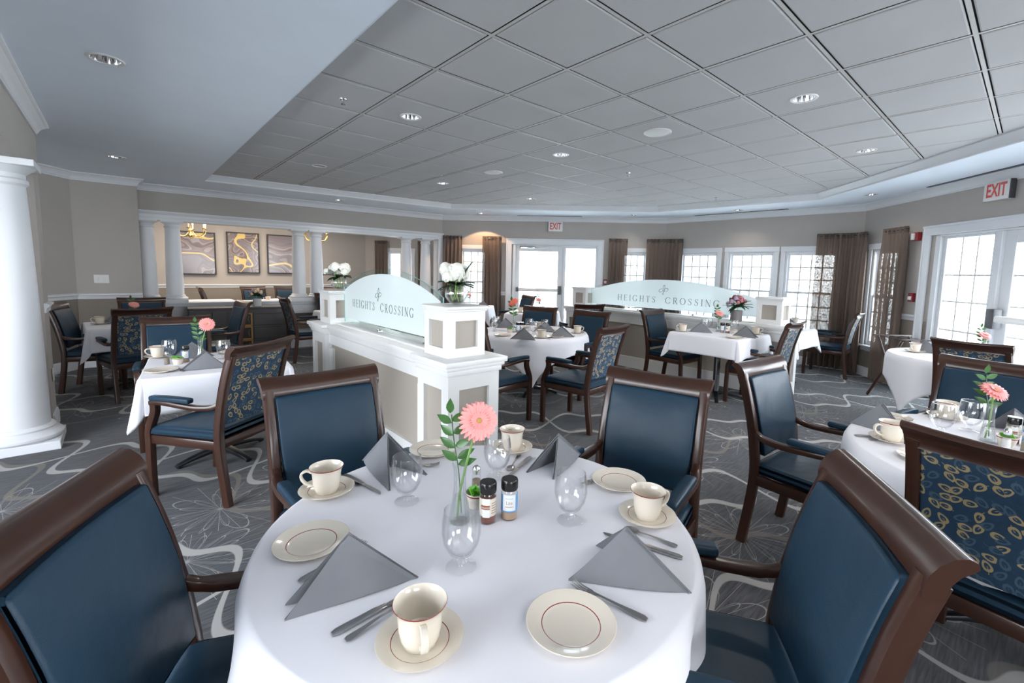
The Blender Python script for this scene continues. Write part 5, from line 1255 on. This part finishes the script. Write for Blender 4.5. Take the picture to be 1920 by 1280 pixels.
    cutl('knife', (2.62, .52), (2.75, .35), Z0, w); cutl('spoon', (2.60, .47), (2.70, .34), Z0, w)
    # ---------------- flowers on the partitions
    for (x, y, n) in ((1.785, 2.765, 'near'), (1.775, 5.085, 'far')):
        place('globe', (x, y, 1.274), 0, 'clear globe vase on the %s end box of the left partition' % n, 'vase', 'globe vases'); place('peony', (x, y, 1.274), .8 if n == 'near' else 2.0, 'white peony bouquet on the %s end box of the left partition' % n, 'bouquet', 'white peony bouquets')
    def cyl(nm, x, y, z, r, h, mat, label): return tag(obj(nm, MB().lathe([(0, 0), (r*.92, 0), (r, .01), (r, h), (r-.006, h), (r-.008, .02), (0, .02)], 36), mat, loc=(x, y, z)), label, 'vase')
    cyl('vase', 6.22, 2.70, .92, .075, .15, 'vase_grey', 'grey cylinder vase of roses on the right partition'); place('rose_bq', (6.22, 2.70, .93), 0, 'dusty pink rose bouquet on the right partition', 'bouquet')
    # ---------------- sideboard
    rz = wang(A0, A1)
    sb = empty('sideboard', on(A0, A1, 1.36, .31, 0), rz); tag(sb, 'charcoal sideboard with gold wine cubbies against the half wall', 'sideboard')
    W, D, Hh = 1.42, .46, .82
    obj('body', MB().rbox((0, 0, .06+Hh/2-.04), (W, D, Hh-.10), .004, 1), 'charcoal', sb); obj('top', MB().rbox((0, 0, Hh-.015), (W+.03, D+.02, .03), .005, 1), 'charcoal', sb)
    for x in (-W/2+.05, W/2-.05):
        for y in (-D/2+.05, D/2-.05): obj('leg', MB().rbox((x, y, .04), (.05, .05, .08), .004, 1), 'charcoal', sb)
    for (x, w_) in ((-.42, .40), (-.02+.0, .001)):
        if w_ > .01:
            for k in range(2):
                d = obj('door', MB().rbox((x-.10+.205*k, -D/2-.008, .42), (.195, .018, .66), .003, 1), 'charcoal', sb); obj('handle', MB().rbox((x-.10+.205*k+(.07 if k == 0 else -.07), -D/2-.024, .55), (.010, .016, .10), .003, 1), 'black', d)
    for k in range(3):
        z = .62-.225*k; d = obj('drawer', MB().rbox((.41, -D/2-.008, z), (.52, .018, .205), .003, 1), 'charcoal', sb); obj('handle', MB().rbox((.41, -D/2-.022, z+.09), (.48, .012, .008), .002, 1), 'black', d)
        fr = MB(); 
        for dx in (-.094, .094): fr.box((.03+dx, -D/2-.012, z), (.024, .03, .214))
        for dz in (-.098, .098): fr.box((.03, -D/2-.012, z+dz), (.165, .0298, .022))
        c = obj('wine_cubby', fr, 'goldpaint', sb, smooth=False); obj('cubby_back', MB().box((.03, -D/2-.001, z), (.17, .004, .19)), 'black', c, smooth=False)
        lt = MB()
        for s_ in (-1, 1): lt.tube([(.03+s_*.06, -D/2-.010, z-.06), (.03+s_*.045, -D/2-.010, z), (.03+s_*.06, -D/2-.010, z+.06)], .004, 5)
        obj('lattice', lt, 'goldpaint', c)
    vx, vy, vz = on(A0, A1, 1.60, .34, Hh)
    cyl('vase', vx, vy, vz, .065, .13, 'vase_white', 'white cylinder vase of cream roses on the sideboard'); place('cream_bq', (vx, vy, vz+.0), 0, 'cream and mauve rose bouquet on the sideboard', 'bouquet')
    # ---------------- back dining room
    for k, (x, y) in enumerate(((1.33, 1.755), (2.205, 1.80), (3.03, 1.80))):
        p = empty('framed_artwork', (x, 12.555, y)); tag(p, 'agate slice artwork in black frame, '+('left of the three', 'middle of the three', 'right of the three'[0:])[k], 'picture', 'agate artworks on the back wall')
        fw, fh = .66, .95; f = MB()
        for s_ in (-1, 1): f.rbox((s_*(fw/2-.0125), 0, 0), (.025, .045, fh), .003, 1); f.rbox((0, 0, s_*(fh/2-.0125)), (fw-.05, .0448, .025), .003, 1)
        obj('frame', f, 'black', p); obj('artwork', MB().box((0, .005, 0), (fw-.045, .012, fh-.045)), 'art%d' % k, p, smooth=False)
    def chandelier(x, y, z, label):
        c = empty('chandelier', (x, y, z)); tag(c, label, 'chandelier', 'brass chandeliers in the back room')
        obj('body', MB().lathe([(0, -.16), (.012, -.155), (.018, -.13), (.045, -.11), (.055, -.085), (.045, -.06), (.02, -.045), (.016, -.02), (.035, 0), (.035, .02), (.014, .04), (.010, .12), (.02, .14), (.008, .17), (0, .18)], 20), 'gold', c)
        for k in range(6):
            a = k*PI/3+.3; ca, sa = math.cos(a), math.sin(a)
            pts = smoothpts([(.03*ca, .03*sa, -.02), (.10*ca, .10*sa, -.10), (.20*ca, .20*sa, -.09), (.25*ca, .25*sa, -.01), (.25*ca, .25*sa, .03)], 5)
            arm = obj('arm', MB().tube(pts, .007, 7), 'gold', c); obj('drip_pan', MB().lathe([(0, .03), (.03, .035), (.036, .045), (.014, .040), (.014, .055), (0, .055)], 16, (.25*ca, .25*sa, 0)), 'gold', arm)
            obj('candle', MB().lathe([(.011, .05), (.011, .13), (0, .131)], 12, (.25*ca, .25*sa, 0)), 'candle', arm); obj('bulb', MB().lathe([(0, .13), (.012, .145), (.013, .16), (.005, .185), (0, .19)], 12, (.25*ca, .25*sa, 0)), 'bulb', arm)
        obj('chain', MB().tube([(0, 0, .17), (0, 0, ZS-z)], .005, 6), 'gold', c); obj('canopy', MB().lathe([(0, ZS-z), (.06, ZS-z), (.05, ZS-z-.02), (0, ZS-z-.03)], 20), 'gold', c)
    chandelier(1.05, 10.8, 2.14, 'brass candle chandelier before the left agate artwork'); chandelier(3.30, 10.8, 2.20, 'brass candle chandelier between the middle columns')
    for (x, y, nm, sd) in ((1.3, 11.2, 'left', 51), (2.75, 10.9, 'right', 52)):
        table(x, y, 0, .95 if sd == 51 else 1.3, .78, nm+' dining table in the back room', 'white cloth on the %s back room table' % nm, sd == 52, .74 if sd == 51 else .95, seed=sd)
    ww = 'on the right back room table'; cup(2.10+.2, 10.75, .78, 180, ww); cup(2.7, 10.5, .78, 0, 'middle '+ww); gob(3.15, 10.6, .78, ww); cent(2.9, 10.75, .78, ww, 'gerb_up', 0, 'vj'); sideplate(2.6, 10.4, .78, ww)
    chair(2.35, 11.75, -80, 'left armchair at the far side of the back room table'); chair(3.0, 11.85, -92, 'middle armchair at the far side of the back room table'); chair(3.65, 11.5, -125, 'right armchair at the far side of the back room table')
    chair(1.18, 11.3, 8, 'left armchair facing right in the back room'); chair(1.62, 11.9, 0, 'second armchair facing right in the back room')
    ww = 'in the back room behind the left columns'; cent(.35, 11.0, .78, ww, 'gerb_up', 0, 'v')
    table(.35, 11.0, 0, .6, .78, 'small table '+ww, 'white cloth on the small table '+ww, True, .42, seed=61)
    # ---------------- curtains
    c = curtain
    c(A1, C1_, .04, .47, 'brown sheer curtain at the far left, beside the column screen jamb', seed=1); c(A1, C1_, .93, 1.36, 'brown sheer curtain left of the far glass door', seed=2)
    c(A1, C1_, 3.70, 4.10, 'brown sheer curtain right of the far glass door', seed=3)
    q1 = Vector(on(A1, C1_, 4.50, .12)[:2]); cor = Vector(C1_)+(Vector(on(A1, C1_, 4.93, .12)[:2])-Vector(C1_))+(Vector(on(C1_, D0, 0, .12)[:2])-Vector(C1_)); q2 = Vector(on(C1_, D0, .46, .12)[:2])
    c(None, None, 0, 0, 'brown curtain filling the corner above the right partition', path=[q1, cor*.55+(q1+q2)*.225, q2], seed=4)
    q1 = Vector(on(C1_, D0, 2.87, .12)[:2]); q2 = Vector(on(D0, D1, .30, .12)[:2]); cor = Vector(on(C1_, D0, 3.44, .13)[:2])
    c(None, None, 0, 0, 'wide brown curtain in the corner by the right window', path=[q1, cor, q2], seed=5)
    c(D0, D1, .62, 1.14, 'brown sheer curtain beside the right glass door', seed=6)
    c((5.14, 12.6), (8.0, 9.9), .30, .66, 'brown curtain left of the back room window', seed=7); c((5.14, 12.6), (8.0, 9.9), 1.50, 1.80, 'brown curtain right of the back room window', seed=8)
    # ---------------- signs and wall devices
    exit_sign(A1, C1_, 2.53, 2.52, 'exit sign above the far glass door'); exit_sign(D0, D1, 2.36, 2.54, 'exit sign above the right glass door', arrow=1)
    F0, F1 = (-.45, 9.0), (.25, 8.97)
    sw = empty('light_switch', on(F0, F1, .26, .004, 1.27), wang(F0, F1)); tag(sw, 'white double switch plate on the beige wall at far left', 'switch')
    obj('plate', MB().rbox((0, 0, 0), (.16, .008, .12), .003, 2), 'plastic_white', sw)
    for x in (-.035, .035): obj('rocker', MB().rbox((x, -.006, 0), (.02, .010, .045), .002, 1), 'plastic_white', sw)
    st = empty('fire_strobe', on(D0, D1, 1.20, .03, 2.13), wang(D0, D1)); tag(st, 'red fire alarm strobe above the right curtain', 'alarm'); obj('housing', MB().rbox((0, 0, 0), (.12, .055, .115), .006, 2), 'alarm_red', st); obj('lens', MB().rbox((-.02, -.035, 0), (.05, .03, .09), .008, 2), 'plastic_white', st)
    pl = empty('fire_pull_station', on(D0, D1, 1.21, .02, 1.30), wang(D0, D1)); tag(pl, 'red fire pull station beside the right door casing', 'alarm'); obj('housing', MB().rbox((0, 0, 0), (.085, .045, .12), .005, 2), 'alarm_red', pl); obj('handle', MB().rbox((0, -.028, -.01), (.06, .014, .05), .003, 2), 'plastic_white', pl)
    th = empty('wall_thermostat', on(A1, C1_, 3.66, .015, 1.34), wang(A1, C1_)); tag(th, 'red and white alarm pull box beside the far door', 'alarm'); obj('housing', MB().rbox((0, 0, 0), (.085, .035, .12), .005, 2), 'alarm_red', th); obj('face', MB().rbox((0, -.02, 0), (.055, .012, .06), .003, 2), 'plastic_white', th)
    th.name = 'fire_pull_station'
    ol = empty('wall_outlet', (-.495, 5.95, .48), PI/2); tag(ol, 'white outlet plate on the pier behind the big column', 'outlet'); obj('plate', MB().rbox((0, -.004, 0), (.075, .008, .12), .003, 2), 'plastic_white', ol); obj('socket', MB().rbox((0, -.008, .025), (.03, .006, .03), .002, 1), 'plastic_white', ol)
    # ---------------- ceiling fittings
    dls = DLS
    for (x, y), z, n in dls:
        zz = z-.004 if z == ZT else z
        place('downlight', (x, y, zz), 0, 'round recessed ceiling light, '+n, 'ceiling light', 'recessed ceiling lights')
        l = bpy.data.lights.new('downlight_lamp', 'SPOT'); l.energy = 34 if n == 'soffit above the left window' else (32 if z == ZT else 8); l.color = (1, .62, .34) if n == 'soffit above the left window' else (1, .93, .86); warm = n == 'soffit above the left window'; l.spot_size = 1.95 if warm else 2.2; l.spot_blend = .12 if warm else .7; l.shadow_soft_size = .015 if warm else .05
        lo = bpy.data.objects.new('downlight_lamp', l); COL.objects.link(lo); lo.location = (x, y, zz-.02)
    for (x, y), n in (((1.37, 3.76), 'at left'), ((4.97, 3.67), 'in the middle'), ((7.47, 3.71), 'at the far right')): place('sprinkler', (x, y, ZT-.004), 0, 'chrome sprinkler head in the tile tray '+n, 'sprinkler', 'sprinkler heads')
    place('speaker', (3.75, 2.46, ZT-.004), 0, 'round white ceiling speaker nearest the camera', 'speaker', 'ceiling speakers'); place('speaker', (3.77, 4.97, ZT-.004), 0, 'round white ceiling speaker further away', 'speaker', 'ceiling speakers')
    for (p0, p1, a, b, n) in ((A1, C1_, 1.7, 3.1, 'far door'), (C1_, D0, .7, 2.4, 'right windows'), (D0, D1, 1.5, 3.5, 'right glass door')):
        v = MB(); v.box((0, 0, -.003), (b-a, .05, .006)); cc = on(p0, p1, (a+b)/2, .16, ZS); tag(obj('ceiling_vent', v, 'black', smooth=False, loc=cc, rz=wang(p0, p1)), 'dark slot diffuser in the soffit above the '+n, 'vent', 'slot diffusers')

def build_light_camera():
    w = bpy.data.worlds.new('overcast_sky'); SC.world = w; w.use_nodes = True; n = w.node_tree.nodes; l = w.node_tree.links; bg = n['Background']
    tc = n.new('ShaderNodeTexCoord'); sp = n.new('ShaderNodeSeparateXYZ'); l.new(tc.outputs['Generated'], sp.inputs[0])
    mr = n.new('ShaderNodeMapRange'); l.new(sp.outputs[2], mr.inputs[0]); mr.inputs[1].default_value = -.1; mr.inputs[2].default_value = .6
    mx = n.new('ShaderNodeMix'); mx.data_type = 'RGBA'; l.new(mr.outputs[0], mx.inputs[0]); mx.inputs[6].default_value = (.93, .96, 1, 1); mx.inputs[7].default_value = (.80, .89, 1, 1); l.new(mx.outputs[2], bg.inputs[0]); bg.inputs[1].default_value = SKY
    # daylight portals of windows, doors and added openings (sampling guides only) where the sky is seen
    def portal(p0, p1, s0, s1, z0, z1, nm='window_portal'):
        li = bpy.data.lights.new(nm, 'AREA'); li.shape = 'RECTANGLE'; li.size = s1-s0; li.size_y = z1-z0; li.cycles.is_portal = True
        o = bpy.data.objects.new(nm, li); COL.objects.link(o); o.location = on(p0, p1, (s0+s1)/2, -.16, (z0+z1)/2); nn = Vector((on(p0, p1, 0, 1)[0]-on(p0, p1, 0, 0)[0], on(p0, p1, 0, 1)[1]-on(p0, p1, 0, 0)[1], 0)); o.rotation_euler = nn.to_track_quat('-Z', 'Z').to_euler()
    for a in ((A1, C1_, .42, 1.02, .5, 2), (A1, C1_, 1.6, 3.48, .1, 2.12), (A1, C1_, 4.0, 4.55, .5, 2), (C1_, D0, .36, 1.15, .5, 2), (C1_, D0, 1.36, 2.19, .5, 2), (C1_, D0, 2.37, 3.18, .5, 2), (D0, D2, .26, .85, .5, 2), (D0, D2, 1.5, 3.6, .05, 2.12), (D0, D2, 4.0, 5.4, .1, 2.5),
              (E1, (-3.0, -4.6), .6, 3.0, .9, 2.1), (E1, (-3.0, -4.6), 4.6, 7.0, .9, 2.1), (D2, E1, .3, 2.4, .1, 2.5), ((-3.0, -4.6), (-3.0, 5.55), 4.6, 8.6, .3, 2.4), ((5.14, 12.6), (8.0, 9.9), .62, 1.32, .5, 2), ((5.14, 12.6), (8.0, 9.9), 2.2, 3.0, .5, 2)): portal(*a)
    # added fill lamps, out of view: back room and behind the camera
    def area(x, y, z, sx, sy, e, c, rot=(0, 0, 0), nm='fill_lamp'):
        li = bpy.data.lights.new(nm, 'AREA'); li.shape = 'RECTANGLE'; li.size = sx; li.size_y = sy; li.energy = e; li.color = c; o = bpy.data.objects.new(nm, li); COL.objects.link(o); o.location = (x, y, z); o.rotation_euler = rot
    for a in AREAS: area(*a)
    cam = bpy.data.cameras.new('camera'); co = bpy.data.objects.new('camera', cam); COL.objects.link(co); SC.camera = co
    pitch, roll, yaw = -.09856, .02465, .73405
    wv = Vector((math.sin(yaw)*math.cos(pitch), math.cos(yaw)*math.cos(pitch), math.sin(pitch))); r = Vector((math.cos(yaw), -math.sin(yaw), 0)); u = r.cross(wv)
    r2 = r*math.cos(roll)+u*math.sin(roll); u2 = u*math.cos(roll)-r*math.sin(roll)
    m_ = Matrix((r2, u2, -wv)).transposed().to_4x4(); m_.translation = Vector((0, 0, 1.52)); co.matrix_world = m_
    cam.sensor_width = 36; cam.lens = 853.3/1920*36; cam.shift_x = -(993.06-960)/1920; cam.shift_y = -(640-594.17)/1920; cam.clip_start = .05; cam.clip_end = 200
    vs = SC.view_settings; vs.view_transform = 'Standard'; vs.look = 'None'; vs.gamma = 1; vs.exposure = EXPO; vs.use_curve_mapping = False
    SC.cycles.max_bounces = 9; SC.cycles.diffuse_bounces = 4; SC.cycles.glossy_bounces = 4; SC.cycles.transmission_bounces = 6; SC.cycles.transparent_max_bounces = 24
    SC.cycles.caustics_reflective = False; SC.cycles.caustics_refractive = False; SC.cycles.sample_clamp_indirect = 4

SKY = 9.5; EXPO = 0.66
AREAS = [(2.0, 10.9, 2.70, 3.0, 1.5, 70, (1, .86, .70)), (1.4, -1.2, 2.68, 2.4, 1.6, 22, (1, .95, .9))]
build_scene(); build_light_camera()
